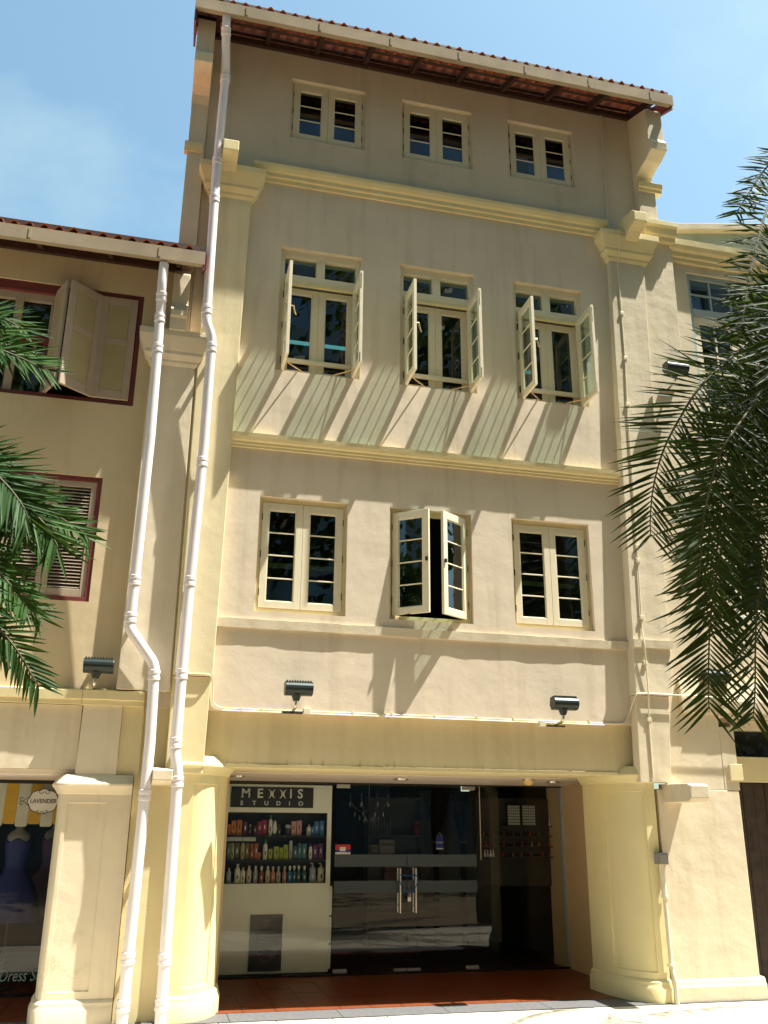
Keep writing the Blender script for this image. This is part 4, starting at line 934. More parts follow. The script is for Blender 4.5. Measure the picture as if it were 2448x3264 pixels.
m6.tube(spiral(1.37, 0.24, 0.05, 0.01, 0, 1.0, yy), 0.0025, 5); m6.tube(spiral(1.50, 0.22, 0.06, 0.01, 2, -1.0, yy), 0.0025, 5); m6.tube([(1.36, yy, 0.19), (1.43, yy, 0.15), (1.50, yy, 0.18)], 0.0025, 5)
m6.build('line_ornament', LINE, ps)
sn = empty('studio_sign', (1.43, 2.292, 1.915), 'black MEXXIS STUDIO sign with pale lettering above the product shelves', 'sign')
MB().box(0.945, 1.925, 2.286, 2.299, 1.80, 2.03).build('sign_board', BLACKP, sn)
ly = 2.2845; zc = 1.955
FW = 0.148
for ch, x in (('M', 1.118), ('E', 1.286), ('I', 1.652), ('S', 1.765)): text(ch, FW, (x, ly, zc), LETT, sn, ext=0.0015, bold=0.0016 if ch == 'M' else 0.003, sx=0.98 if ch != 'I' else 0.9)
def crescent(cx, side):      # one bracket-like arc, thick in the middle
    n = 20; o_ = []; i_ = []
    for k in range(n + 1):
        a = -1.22 + 2.44 * k / n
        o_.append((cx + side * 0.055 * math.cos(a), zc + 0.0540 * math.sin(a)))
        i_.append((cx + side * (0.055 * math.cos(a) * 0.68 - 0.0005), zc + 0.0540 * math.sin(a) * 0.965))
    vs = [(x, ly - 0.0015, z) for x, z in o_] + [(x, ly - 0.0015, z) for x, z in i_] + [(x, ly + 0.001, z) for x, z in o_] + [(x, ly + 0.001, z) for x, z in i_]
    m_ = n + 1; fs = []
    for k in range(n): fs += [(k, k + 1, m_ + k + 1, m_ + k), (k, 2 * m_ + k, 2 * m_ + k + 1, k + 1), (m_ + k, m_ + k + 1, 3 * m_ + k + 1, 3 * m_ + k)]
    MB().add(vs, fs).build('lettering', LETT, sn)
crescent(1.371, 1); crescent(1.480, -1); crescent(1.503, 1); crescent(1.612, -1)
for ch, x in zip('STUDIO', (1.075, 1.222, 1.365, 1.508, 1.640, 1.775)): text(ch, 0.066, (x, ly, 1.847), LETT, sn, ext=0.0015, bold=0.0014, sx=1.1)

# ---- products on the shelves
PM = {}
def pm(c, r=0.4):
    k = tuple(round(v, 3) for v in c)
    if k not in PM: PM[k] = plain('product_colour', c, r, 0.03)
    return PM[k]
COLS = dict(orange=(0.50, 0.16, 0.02), amber=(0.42, 0.15, 0.02), plum=(0.10, 0.012, 0.05), charcoal=(0.05, 0.04, 0.045), maroon=(0.09, 0.012, 0.03), crimson=(0.24, 0.012, 0.06), white=(0.72, 0.74, 0.68),
            brown=(0.06, 0.04, 0.035), pink=(0.52, 0.28, 0.29), grey=(0.45, 0.46, 0.44), blue=(0.05, 0.17, 0.42), tan=(0.16, 0.11, 0.06), pale_green=(0.36, 0.40, 0.22), olive=(0.12, 0.11, 0.04), pale_yellow=(0.46, 0.38, 0.14),
            rust=(0.36, 0.10, 0.03), lime=(0.34, 0.38, 0.02), silver=(0.42, 0.40, 0.37), teal=(0.04, 0.13, 0.15), purple=(0.11, 0.02, 0.11), cream=(0.62, 0.58, 0.42), peach=(0.55, 0.24, 0.13), sky=(0.02, 0.20, 0.38), green=(0.03, 0.28, 0.12), violet=(0.09, 0.04, 0.24), steelblue=(0.30, 0.38, 0.46))
LAB = pm((0.62, 0.60, 0.55)); DK = pm((0.03, 0.03, 0.035))
ORD = ['leftmost', 'second', 'third', 'fourth', 'fifth', 'sixth', 'seventh', 'eighth', 'ninth', 'tenth', 'eleventh', 'twelfth', 'thirteenth', 'fourteenth', 'fifteenth', 'sixteenth', 'seventeenth', 'eighteenth', 'nineteenth', 'twentieth']
def product(kind, x, w, h, z, col, cap, lb, grp):
    y = 2.44
    c = pm(COLS[col]); cp = pm(COLS[cap])
    nm = {'box': 'product_carton', 'can': 'spray_can', 'bottle': 'shampoo_bottle', 'spray': 'spray_bottle', 'pump': 'pump_bottle', 'oval': 'shampoo_bottle', 'jar': 'product_jar'}[kind]
    ct = {'box': 'carton', 'can': 'can', 'jar': 'jar'}.get(kind, 'bottle')
    if kind == 'box':
        o = MB().box(x - w / 2, x + w / 2, y - 0.025, y + 0.025, z, z + h)
        r = empty(nm, (x, y, z), lb, ct, grp); o.build('carton', c, r, bevel=0.002, seg=1)
        MB().box(x - w * 0.12, x + w * 0.10, y - 0.0262, y - 0.025, z + h * 0.40, z + h * 0.68).build('print', LAB if col not in ('lime', 'orange', 'amber', 'pink') else DK, r)
        return
    r = empty(nm, (x, y, z), lb, ct, grp); q = w / 2
    if kind == 'can':
        b = [(0.0, 0.0), (q, 0.0), (q, h * 0.80), (q * 0.8, h * 0.84), (q * 0.78, h * 0.84), (0, h * 0.84)]; cc = [(0, h * 0.84), (q * 0.82, h * 0.84), (q * 0.80, h * 0.97), (q * 0.6, h), (0, h)]
    elif kind == 'oval':
        b = [(0, 0.02), (q * 0.75, 0.02), (q, h * 0.35), (q * 0.9, h * 0.65), (q * 0.45, h * 0.95), (0, h)]; cc = [(0, 0), (q * 0.7, 0), (q * 0.76, 0.02), (0, 0.02)]
    elif kind == 'spray':
        b = [(0, 0), (q, 0), (q, h * 0.58), (q * 0.5, h * 0.70), (q * 0.42, h * 0.74), (0, h * 0.74)]; cc = [(0, h * 0.74), (q * 0.46, h * 0.74), (q * 0.46, h * 0.82), (q * 0.62, h * 0.84), (q * 0.60, h * 0.97), (q * 0.3, h), (0, h)]
    elif kind == 'pump':
        b = [(0, 0), (q * 0.92, 0), (q, h * 0.06), (q * 0.92, h * 0.34), (q * 0.80, h * 0.44), (q * 0.86, h * 0.54), (q * 0.92, h * 0.66), (q * 0.75, h * 0.76), (q * 0.28, h * 0.80), (0, h * 0.80)]; cc = [(0, h * 0.80), (q * 0.30, h * 0.80), (q * 0.30, h * 0.87), (q * 0.12, h * 0.88), (q * 0.12, h * 0.97), (0, h * 0.97)]
    elif kind == 'jar':
        b = [(0, 0), (q, 0), (q, h * 0.66), (q * 0.92, h * 0.70), (0, h * 0.70)]; cc = [(0, h * 0.70), (q * 0.98, h * 0.70), (q * 0.98, h * 0.97), (0, h)]
    else:
        b = [(0, 0), (q, 0), (q, h * 0.62), (q * 0.85, h * 0.74), (q * 0.42, h * 0.80), (0, h * 0.80)]; cc = [(0, h * 0.80), (q * 0.5, h * 0.80), (q * 0.48, h * 0.98), (0, h)]
    MB().lathe((x, y, z), b, 14, 0.8).build('body', c, r, smooth=True)
    mc = MB().lathe((x, y, z), cc, 12, 0.8)
    if kind == 'pump': mc.tube([(x, y, z + h * 0.965), (x - q * 0.75, y - 0.01, z + h * 0.955)], 0.007, 8)
    mc.build('cap', cp, r, smooth=True)
    if kind in ('bottle', 'spray', 'pump', 'can'):
        MB().box(x - q * 0.22, x + q * 0.22, y - q * 0.8 - 0.003, y - q * 0.78, z + h * 0.22, z + h * 0.42).build('print', DK if col in ('white', 'cream', 'grey', 'pale_green', 'pale_yellow', 'silver') else LAB, r)
X1 = [(0.961, 0.031, 0.122), (1.009, 0.053, 0.164), (1.076, 0.062, 0.173), (1.146, 0.053, 0.152), (1.204, 0.04, 0.127), (1.262, 0.036, 0.11), (1.315, 0.054, 0.157), (1.374, 0.058, 0.174), (1.445, 0.045, 0.23), (1.497, 0.054, 0.17), (1.553, 0.041, 0.127), (1.657, 0.068, 0.123), (1.725, 0.059, 0.162), (1.789, 0.055, 0.171), (1.908, 0.052, 0.124), (1.952, 0.030, 0.103), (1.999, 0.055, 0.163), (2.064, 0.055, 0.172)]
K1 = [('box', 'orange'), ('box', 'orange'), ('box', 'amber'), ('box', 'plum'), ('bottle', 'charcoal', 'grey'), ('box', 'maroon'), ('box', 'crimson'), ('box', 'crimson'), ('bottle', 'white', 'green'), ('oval', 'white', 'green'), ('bottle', 'brown', 'brown'), ('jar', 'charcoal', 'grey'), ('box', 'pink'), ('box', 'pink'), ('bottle', 'white', 'grey'), ('box', 'blue'), ('box', 'blue'), ('box', 'blue')]
X2 = [(0.969, 0.039, 0.178), (1.012, 0.046, 0.182), (1.066, 0.050, 0.182), (1.131, 0.053, 0.183), (1.183, 0.044, 0.179), (1.238, 0.051, 0.175), (1.289, 0.044, 0.179), (1.329, 0.031, 0.075), (1.396, 0.053, 0.222), (1.456, 0.045, 0.117), (1.525, 0.058, 0.146), (1.583, 0.04, 0.13), (1.637, 0.054, 0.164), (1.697, 0.045, 0.21), (1.751, 0.045, 0.143), (1.803, 0.045, 0.181), (1.858, 0.054, 0.177), (1.935, 0.045, 0.182), (1.99, 0.055, 0.165), (2.058, 0.055, 0.178)]
K2 = [('box', 'tan'), ('can', 'pale_green', 'pale_green'), ('box', 'olive'), ('can', 'pale_yellow', 'pale_yellow'), ('box', 'olive'), ('can', 'rust', 'orange'), ('box', 'rust'), ('box', 'amber'), ('bottle', 'white', 'green'), ('box', 'lime'), ('box', 'lime'), ('box', 'lime'), ('box', 'lime'), ('can', 'silver', 'grey'), ('box', 'teal'), ('box', 'teal'), ('box', 'teal'), ('bottle', 'white', 'violet'), ('box', 'purple'), ('box', 'purple')]
X3 = [(0.984, 0.056, 0.167), (1.084, 0.065, 0.209), (1.148, 0.057, 0.172), (1.218, 0.057, 0.189), (1.294, 0.053, 0.189), (1.364, 0.053, 0.185), (1.437, 0.057, 0.185), (1.499, 0.053, 0.181), (1.563, 0.053, 0.182), (1.636, 0.049, 0.182), (1.697, 0.05, 0.186), (1.75, 0.046, 0.191), (1.804, 0.045, 0.191), (1.872, 0.045, 0.187), (1.969, 0.086, 0.221), (2.069, 0.088, 0.221)]
K3 = [('bottle', 'steelblue', 'grey'), ('bottle', 'white', 'white'), ('bottle', 'white', 'grey'), ('bottle', 'cream', 'cream'), ('bottle', 'steelblue', 'white'), ('spray', 'rust', 'white'), ('bottle', 'cream', 'white'), ('spray', 'peach', 'grey'), ('spray', 'grey', 'grey'), ('spray', 'pink', 'grey'), ('spray', 'sky', 'white'), ('spray', 'teal', 'white'), ('spray', 'teal', 'white'), ('spray', 'teal', 'white'), ('pump', 'steelblue', 'grey'), ('pump', 'cream', 'cream')]
KW = {'box': 'carton', 'can': 'aerosol can', 'bottle': 'bottle', 'oval': 'teardrop bottle', 'spray': 'spray bottle', 'pump': 'pump bottle', 'jar': 'squat jar'}
for (X_, K_, z, sh) in ((X1, K1, 1.4875, 'top'), (X2, K2, 1.2205, 'middle'), (X3, K3, 0.9655, 'bottom')):
    for i, (xw, k) in enumerate(zip(X_, K_)):
        col = k[1]; cap = k[2] if len(k) > 2 else col
        lb = '%s %s on the %s cabinet shelf, %s from the left' % (col.replace('_', ' '), KW[k[0]] + (' with %s cap' % cap if cap != col and k[0] != 'box' else ''), sh, ORD[i]) if i else '%s %s leftmost on the %s cabinet shelf' % (col.replace('_', ' '), KW[k[0]], sh)
        product(k[0], xw[0], xw[1], xw[2], z, col, cap, lb, 'hair products on the %s cabinet shelf' % sh)
tr = empty('product_tray', (1.12, 2.42, 1.45), 'pale grey tray hanging under the top shelf at its left end', 'tray')
MB().box(0.935, 1.27, 2.35, 2.50, 1.424, 1.468).build('tray_body', pm((0.40, 0.43, 0.42)), tr, bevel=0.004)
MB().box(1.112, 1.116, 2.347, 2.35, 1.424, 1.468).build('joint', DK, tr)

# ---- stickers, hanging sign, chain on the doors
st = empty('door_sticker', (2.26, 2.145, 1.34), 'red and blue sticker with white centre on left edge of glass door', 'sticker')
MB().box(2.18, 2.36, 2.143, 2.147, 1.338, 1.395).build('red_field', pm((0.50, 0.03, 0.03)), st); MB().box(2.18, 2.36, 2.143, 2.147, 1.312, 1.337).build('blue_field', pm((0.02, 0.04, 0.30)), st)
MB().box(2.18, 2.36, 2.143, 2.147, 1.288, 1.311).build('white_strip', pm((0.6, 0.6, 0.56)), st); MB().box(2.232, 2.302, 2.140, 2.1428, 1.322, 1.368).build('white_box', pm((0.66, 0.66, 0.62)), st)
hs = empty('hanging_sign', (3.475, 2.2, 1.42), 'small blue CLOSED sign hanging inside the right glass door', 'sign')
MB().box(3.43, 3.52, 2.20, 2.206, 1.342, 1.492).build('card', pm((0.012, 0.022, 0.20)), hs); MB().box(3.43, 3.52, 2.197, 2.1999, 1.342, 1.358).build('white_strip', pm((0.45, 0.46, 0.60)), hs)
text('CLOSED', 0.024, (3.475, 2.1985, 1.418), LETT, hs, ext=0.0005)
MB().tube([(3.45, 2.203, 1.49), (3.475, 2.203, 1.535), (3.50, 2.203, 1.49)], 0.0025, 6).build('cord', LETT, hs)
lk = empty('door_lock', (3.05, 2.08, 0.95), 'blue cable lock with padlock looped round the two steel door handles', 'lock')
MB().tube(bezier_round([(2.94, 2.07, 1.06), (3.05, 2.055, 1.055), (3.16, 2.07, 1.06), (3.165, 2.07, 0.98), (3.10, 2.06, 0.89), (3.055, 2.055, 0.86), (3.01, 2.06, 0.89), (2.94, 2.07, 0.98), (2.935, 2.07, 1.05)], 0.04), 0.006, 8).build('blue_cable', pm((0.01, 0.10, 0.34)), lk, smooth=True)
m7 = MB(); m7.box(3.033, 3.073, 2.045, 2.065, 0.775, 0.825); m7.build('padlock_body', STEEL, lk, bevel=0.004)
MB().tube([(3.042, 2.055, 0.822), (3.042, 2.055, 0.85), (3.053, 2.055, 0.866), (3.064, 2.055, 0.85), (3.064, 2.055, 0.822)], 0.004, 8).build('shackle', STEEL, lk, smooth=True)
rod = empty('hanging_rod', (3.995, 2.19, 1.22), 'thin pale rod hanging down behind the shop glass beside the shelves', 'rod')
MB().tube([(3.995, 2.19, 2.11), (3.995, 2.19, 1.22)], 0.006, 8).build('rod', COND, rod)
# ---- nail polish wall
nr = empty('display_rack', (4.65, 2.52, 1.2), 'dark four tier nail polish rack behind the right shop glass', 'rack')
for z in (1.615, 1.492, 1.370, 1.247): MB().box(4.10, 5.25, 2.47, 2.56, z - 0.012, z).build('shelf', NICHE, nr)
MB().box(4.08, 5.28, 2.565, 2.58, 0.9, 1.95).build('back_board', NICHE, nr)
for i, (a, b) in enumerate(((4.48, 4.645), (4.68, 4.855))):
    c_ = empty('nail_chart', ((a + b) / 2, 2.5, 1.62), ['left', 'right'][i] + ' grid chart of pale nail swatches on the rack top', 'chart')
    MB().box(a - 0.004, b + 0.004, 2.50, 2.512, 1.616, 1.872).build('board', NICHE, c_)
    mb = MB()
    for u in range(6):
        for v in range(7):
            xx = a + (b - a) * (u + 0.12) / 6; zz = 1.624 + 0.242 * (v + 0.1) / 7; mb.box(xx, xx + (b - a) / 6 * 0.76, 2.494, 2.4995, zz, zz + 0.242 / 7 * 0.78)
    o = mb.build('nail_swatches', pm((0.40, 0.41, 0.37)), c_); tag(o, kind='stuff')
def polish(x, z, col, h, lb, grp, w=0.02):
    r = empty('nail_polish', (x, 2.49, z), lb, 'nail polish', grp)
    MB().lathe((x, 2.49, z), [(0, 0), (w / 2, 0), (w / 2, h * 0.45), (w * 0.28, h * 0.52), (0, h * 0.52)], 10).build('bottle', pm(col), r, smooth=True)
    MB().lathe((x, 2.49, z), [(0, h * 0.52), (w * 0.27, h * 0.52), (w * 0.22, h), (0, h)], 10).build('cap', pm((0.6, 0.6, 0.56)) if w > 0.021 else pm(col), r, smooth=True)
for i in range(4): polish(4.155 + 0.038 * i, 1.2475, (0.55, 0.55, 0.50), 0.080, '%s of the four white nail polishes at left end of the lowest rack shelf' % ['leftmost', 'second', 'third', 'rightmost'][i], 'white nail polishes at the left', 0.026)
for i in range(4): polish(5.045 + 0.043 * i, 1.6155, (0.55, 0.55, 0.50), 0.088, '%s of the four white nail polishes at right end of the top rack shelf' % ['leftmost', 'second', 'third', 'rightmost'][i], 'white nail polishes at the right', 0.030)
rq = random.Random(21); PC = [(0.35, 0.02, 0.03), (0.30, 0.10, 0.10), (0.28, 0.25, 0.22), (0.22, 0.03, 0.06), (0.12, 0.08, 0.10)]
for z, tier in ((1.4925, 'second'), (1.3705, 'third'), (1.2475, 'lowest')):
    for i in range(9):
        x = 4.16 + 0.125 * i + rq.uniform(-.02, .02)
        if tier == 'lowest' and i < 2: continue
        polish(x, z, rq.choice(PC), 0.05, 'small dark nail polish, %s from the left on the %s rack shelf' % (ORD[i] if i else 'first', tier), 'nail polishes on the %s rack shelf' % tier)
# ---- deeper in the shop
bk = empty('shelf_unit', (3.5, 4.5, 0), 'tall grey shelf unit deep in the dark shop', 'shelf unit')
BKM = plain('grey_shelf_board', (0.10, 0.097, 0.085), 0.6)
MB().box(3.10, 3.90, 4.70, 4.72, 0, 2.0).build('back_panel', BKM, bk)
for x in (3.10, 3.88): MB().box(x, x + 0.02, 4.42, 4.70, 0, 2.0).build('side_panel', BKM, bk)
for z in (0.45, 0.85, 1.22, 1.47, 1.98): MB().box(3.12, 3.88, 4.42, 4.70, z - 0.02, z).build('shelf', BKM, bk)
for i in range(8):
    x = 3.15 + i * 0.043; h = 0.20 + 0.05 * (i % 3) / 2
    r = empty('product_bottle', (x, 4.55, 1.47), 'slim grey bottle, %s from the left in the row on the deep shelf unit' % (ORD[i] if i else 'first'), 'bottle', 'slim bottles on the deep shelf unit')
    MB().lathe((x, 4.55, 1.471), [(0, 0), (0.016, 0), (0.016, h * 0.7), (0.008, h * 0.8), (0.008, h), (0, h)], 10).build('bottle', pm((0.22, 0.21, 0.19)), r, smooth=True)
for (x0, x1, z, h, c, lb) in ((3.80, 3.87, 1.471, 0.2, (0.22, 0.02, 0.015), 'red box at the right end of the deep shelf'), (3.27, 3.50, 1.221, 0.19, (0.34, 0.30, 0.26), 'pale box with two dark marks on the deep shelf'), (3.14, 3.26, 1.221, 0.12, (0.20, 0.18, 0.08), 'olive box at left of the pale box on the deep shelf'), (3.35, 3.60, 0.851, 0.22, (0.16, 0.03, 0.03), 'dull red box on the lower deep shelf')):
    r = empty('storage_box', ((x0 + x1) / 2, 4.52, z), lb, 'box')
    MB().box(x0, x1, 4.45, 4.62, z, z + h).build('carton', pm(c), r, bevel=0.004)
    MB().box(x0 + 0.01, x1 - 0.01, 4.447, 4.45, z + h * 0.55, z + h * 0.75).build('print', pm(tuple(v * 0.5 for v in c)), r)
MB().box(3.98, 5.2, 4.75, 4.80, 0, 2.1).build('shop_back_panel', BKM, H)
CUR = plain('curtain_velvet', (0.018, 0.014, 0.014), 0.9)
for i, (xc, wt, xt) in enumerate(((4.17, 0.37, 4.13), (4.46, 0.34, 4.54))):
    cu_ = empty('curtain', (xt, 4.5, 0), ['left', 'right'][i] + ' dark curtain gathered to a point, hanging deep in the shop', 'curtain')
    vs = []; fs = []; nz = 14; nx = 22
    for j in range(nz + 1):
        z = 2.05 * j / nz
        w = 0.07 if z < 1.40 else 0.07 + (wt - 0.07) * ((z - 1.40) / 0.65) ** 1.1
        c_ = xt if z < 1.40 else xt + (xc - xt) * (z - 1.40) / 0.65
        for k in range(nx + 1): vs.append((c_ - w / 2 + w * k / nx, 4.5 + 0.03 * math.sin(k * 1.9), z))
    for j in range(nz):
        for k in range(nx): a = j * (nx + 1) + k; fs.append((a, a + 1, a + nx + 2, a + nx + 1))
    MB().add(vs, fs).build('drape', CUR, cu_, smooth=True)
    MB().tube([(xt - 0.05, 4.46, 1.38), (xt + 0.05, 4.46, 1.38)], 0.014, 8).build('tie_band', pm((0.2, 0.18, 0.15)), cu_)
CHM = plain('tarnished_chrome', (0.07, 0.068, 0.06), 0.5, 0.1)  # one dark metal tone, so the arms show only faintly
ch = empty('chandelier', (2.80, 3.1, 2.2), 'crystal chandelier hanging inside behind the left glass door', 'chandelier')
MB().tube([(2.80, 3.1, 2.25), (2.80, 3.1, 1.75)], 0.008, 8).build('stem', CHM, ch)
CRY = pm((0.25, 0.26, 0.26), 0.15)
for i in range(8):
    a = 2 * math.pi * i / 8 + 0.2; c, s = math.cos(a), math.sin(a)
    arm = MB().tube(bezier_round([(2.80, 3.1, 1.80), (2.80 + 0.13 * c, 3.1 + 0.13 * s, 1.76), (2.80 + 0.26 * c, 3.1 + 0.26 * s, 1.88), (2.80 + 0.27 * c, 3.1 + 0.27 * s, 2.0)], 0.08), 0.006, 6).build('arm', CHM, ch, smooth=True)
    for (t, z, rr_) in ((0.27, 1.86, 0.012), (0.20, 1.74, 0.010), (0.13, 1.69, 0.012), (0.07, 1.66, 0.010)):
        MB().lathe((2.80 + t * c, 3.1 + t * s, z), [(0, -0.035), (rr_, 0), (rr_ * 0.7, 0.02), (0, 0.04)], 6).build('crystal', CRY, ch)
# pale cyan poles behind the third storey windows, brightness put in as emission
POLE = plain('cyan_tube_light', (0.3, 0.7, 0.8), 0.4, 0.02, emit=((0.25, 0.75, 0.85), 0.16))
for (a, b, lb) in ((1.03, 1.83, 'glowing cyan tube light across the left third storey window'), (3.88, 4.10, 'short glowing cyan tube light low in right third storey window')):
    tl_ = empty('tube_light', ((a + b) / 2, 0.3, 6.84), lb, 'tube light')
    MB().tube([(a, 0.26, 6.87), (b, 0.26, 6.87)], 0.022, 12).build('tube', POLE, tl_, smooth=True)
    MB().tube([(a - 0.03, 0.26, 6.87), (a, 0.26, 6.87)], 0.024, 12).build('end_cap', COND, tl_)

# ------------------------------------------------------------------ palms
def leaflet_mesh(mat):
    segs = [(0.0, 0.25), (0.12, 0.75), (0.35, 1.0), (0.65, 0.72), (0.88, 0.30), (1.0, 0.0)]
    vs = []; fs = []
    for (t, w) in segs:
        dz = -0.10 * t * t
        vs += [(-0.5 * w, t, 0.18 * w + dz * 0), (0, t, 0), (0.5 * w, t, 0.18 * w)]
    vs = [(x, y, z) for x, y, z in vs]
    for i in range(len(segs) - 1):
        a = 3 * i; fs += [(a, a + 1, a + 4, a + 3), (a + 1, a + 2, a + 5, a + 4)]
    me = bpy.data.meshes.new('leaflet'); me.from_pydata(vs, [], fs); me.materials.append(mat)
    return me, vs, fs
def catmull(P, n):
    P = [Vector(p) for p in P]; P = [P[0] * 2 - P[1]] + P + [P[-1] * 2 - P[-2]]
    o_ = []; m_ = len(P) - 3
    for k in range(n + 1):
        s = k / n * m_; i = min(int(s), m_ - 1); t = s - i; a, b, c, d = P[i:i + 4]
        o_.append(0.5 * ((2 * b) + (c - a) * t + (2 * a - 5 * b + 4 * c - d) * t * t + (3 * b - a - 3 * c + d) * t ** 3))
    return o_
def palm(lb, base, crown, fronds, mat, n_obj, seed, grp, wid=0.027, dmul=0.95, fwd0=0.10):
    rg = random.Random(seed); me, lv, lf = leaflet_mesh(mat)
    T = empty('palm_tree', base, lb, 'palm tree', grp)
    tk = []; n = 26
    mb = MB()
    pts = [Vector(base).lerp(Vector(crown), i / n) + Vector((0.06 * math.sin(i * 0.25), 0, 0)) * (1 - i / n) for i in range(n + 1)]
    rad = [0.17 + 0.02 * (i % 2) + 0.03 * (1 - i / n) for i in range(n + 1)]
    mb.tube(pts, rad, 16); tr_ = mb.build('trunk', TRUNK, T, smooth=True)
    left = n_obj
    for (ctrl, hero, llen, dens) in fronds:
        C_ = catmull([crown] + list(ctrl), 60)
        cum = [0.0]
        for i in range(60): cum.append(cum[-1] + (C_[i + 1] - C_[i]).length)
        Lt = cum[-1]
        r_ = MB(); r_.tube(C_, [0.014 * (1 - 0.85 * i / 60) + 0.002 for i in range(61)], 8); fr = r_.build('frond', RACH, T, smooth=True)
        nl = int(Lt * dens * dmul); rest = MB()
        face = Vector((rg.uniform(-0.15, 0.15), -0.85, 0.45)).normalized()
        for k in range(nl):
            s = Lt * (0.10 + 0.90 * (k + 0.5) / nl)
            i = next(j for j in range(60) if cum[j + 1] >= s or j == 59)
            p = C_[i].lerp(C_[i + 1], (s - cum[i]) / max(1e-6, cum[i + 1] - cum[i])); tg = (C_[i + 1] - C_[i]).normalized()
            sd = tg.cross(face)
            if sd.length < 0.25: sd = tg.cross(Vector((0.3, 0.2, 1)))
            sd.normalize()
            nr_ = sd.cross(tg).normalized()
            u = s / Lt
            ln = llen * (0.55 + 0.75 * math.sin(min(1, u * 1.15) * math.pi * 0.72)) * (1.0 if u < 0.86 else 1.0 - 1.8 * (u - 0.86))
            for sg_ in (1, -1):
                fw = fwd0 + 0.60 * u + rg.uniform(-0.14, 0.14)
                d = (tg * fw + sd * sg_ * (1.0 - 0.25 * u) + nr_ * rg.uniform(-0.22, 0.42)).normalized()
                d = (d + Vector((0, 0, -1)) * rg.uniform(0.0, 0.10)).normalized()
                l_ = ln * rg.uniform(0.85, 1.12); w = wid * rg.uniform(0.8, 1.15)
                nn = (nr_ + sd * rg.uniform(-0.8, 0.8) + tg * rg.uniform(-0.3, 0.3)); xx = d.cross(nn).normalized(); zz = xx.cross(d).normalized()
                M = Matrix((xx * w, d * l_, zz * w)).transposed().to_4x4(); M.translation = p
                if hero and left > 0:
                    share(me, 'leaflet', fr, M); left -= 1
                else:
                    rest.add([M @ Vector(v) for v in lv], lf)
        if rest.v:
            o = rest.build('leaflets', mat, fr); tag(o, kind='stuff')
    return T
RP = [
 ([(5.39, -3.1, 6.18), (4.96, -3.1, 5.86), (4.6, -3.1, 5.51), (4.13, -3.1, 5.07), (3.93, -3.05, 4.78), (3.78, -3.0, 4.5), (3.69, -2.95, 4.21), (3.66, -2.9, 3.94), (3.65, -2.9, 3.78)], True, 0.40, 24),
 ([(5.23, -3.2, 5.69), (4.72, -3.3, 5.23), (4.4, -3.35, 4.82), (4.09, -3.4, 4.45), (3.97, -3.4, 4.26), (3.88, -3.4, 4.03), (3.79, -3.4, 3.76), (3.73, -3.4, 3.43), (3.7, -3.4, 3.31)], True, 0.42, 24),
 ([(5.51, -3.2, 7.34), (5.06, -3.3, 7.07), (4.77, -3.4, 6.71), (4.43, -3.5, 5.97), (4.26, -3.55, 5.49), (4.19, -3.55, 5.28)], True, 0.29, 24),
 ([(5.79, -3.0, 8.08), (5.47, -3.0, 7.82), (5.22, -2.95, 7.59), (5.02, -2.9, 7.3), (4.86, -2.85, 7.04)], True, 0.22, 22),
 ([(5.42, -2.9, 5.41), (5.14, -2.7, 5.1), (4.83, -2.6, 4.63), (4.6, -2.5, 4.01), (4.42, -2.45, 3.34), (4.36, -2.4, 2.82), (4.33, -2.4, 2.53)], False, 0.44, 24),
 ([(5.28, -3.0, 5.04), (5.02, -2.9, 4.48), (4.78, -2.8, 3.8), (4.63, -2.75, 3.28), (4.56, -2.7, 2.66), (4.51, -2.7, 2.43)], False, 0.44, 24),
 ([(5.40, -2.6, 6.0), (5.10, -2.2, 5.4), (4.95, -1.9, 4.6), (4.85, -1.8, 3.9), (4.80, -1.75, 3.4)], False, 0.44, 24),
 ([(5.35, -3.4, 6.3), (5.0, -3.6, 6.2), (4.6, -3.7, 5.75), (4.40, -3.75, 5.2), (4.32, -3.75, 4.7)], False, 0.42, 24),
 ([(5.45, -2.9, 5.9), (5.15, -2.6, 5.5), (4.85, -2.4, 4.9), (4.70, -2.3, 4.2), (4.62, -2.25, 3.6), (4.60, -2.2, 3.2)], False, 0.46, 24),
 ([(5.50, -2.8, 5.8), (5.25, -2.6, 5.3), (5.05, -2.5, 4.6), (4.95, -2.45, 3.9), (4.92, -2.4, 3.2)], False, 0.46, 24),
 ([(5.45, -3.2, 5.6), (5.1, -3.3, 5.0), (4.88, -3.3, 4.3), (4.80, -3.3, 3.6), (4.78, -3.3, 3.0)], False, 0.46, 24),
 ([(5.50, -2.9, 6.3), (5.25, -2.8, 6.0), (5.05, -2.7, 5.4), (4.95, -2.65, 4.8)], False, 0.44, 24),
 ([(5.6, -2.5, 6.6), (5.7, -1.9, 6.5), (5.9, -1.3, 5.9), (6.0, -0.95, 5.1)], False, 0.42, 20),
 ([(6.1, -3.0, 7.2), (6.7, -2.8, 7.5), (7.4, -2.6, 7.0), (7.9, -2.5, 6.0)], False, 0.42, 20),
 ([(6.1, -2.6, 6.6), (6.7, -1.9, 6.7), (7.3, -1.4, 6.0), (7.7, -1.1, 4.9)], False, 0.42, 20),
 ([(6.0, -3.7, 6.9), (6.6, -4.4, 7.0), (7.1, -5.0, 6.3), (7.4, -5.3, 5.2)], False, 0.42, 20),
 ([(5.5, -3.8, 7.1), (5.4, -4.6, 7.3), (5.3, -5.3, 6.7), (5.25, -5.7, 5.9)], False, 0.40, 20),
 ([(6.2, -3.2, 6.2), (6.9, -3.3, 6.0), (7.5, -3.3, 5.2), (7.8, -3.3, 4.2)], False, 0.42, 20),
]
palm('tall date palm at right with long drooping dark green fronds', (5.95, -3.05, 0), (5.62, -3.1, 6.30), RP, LEAF, 300, 5, 'date palms in front of the shophouses')
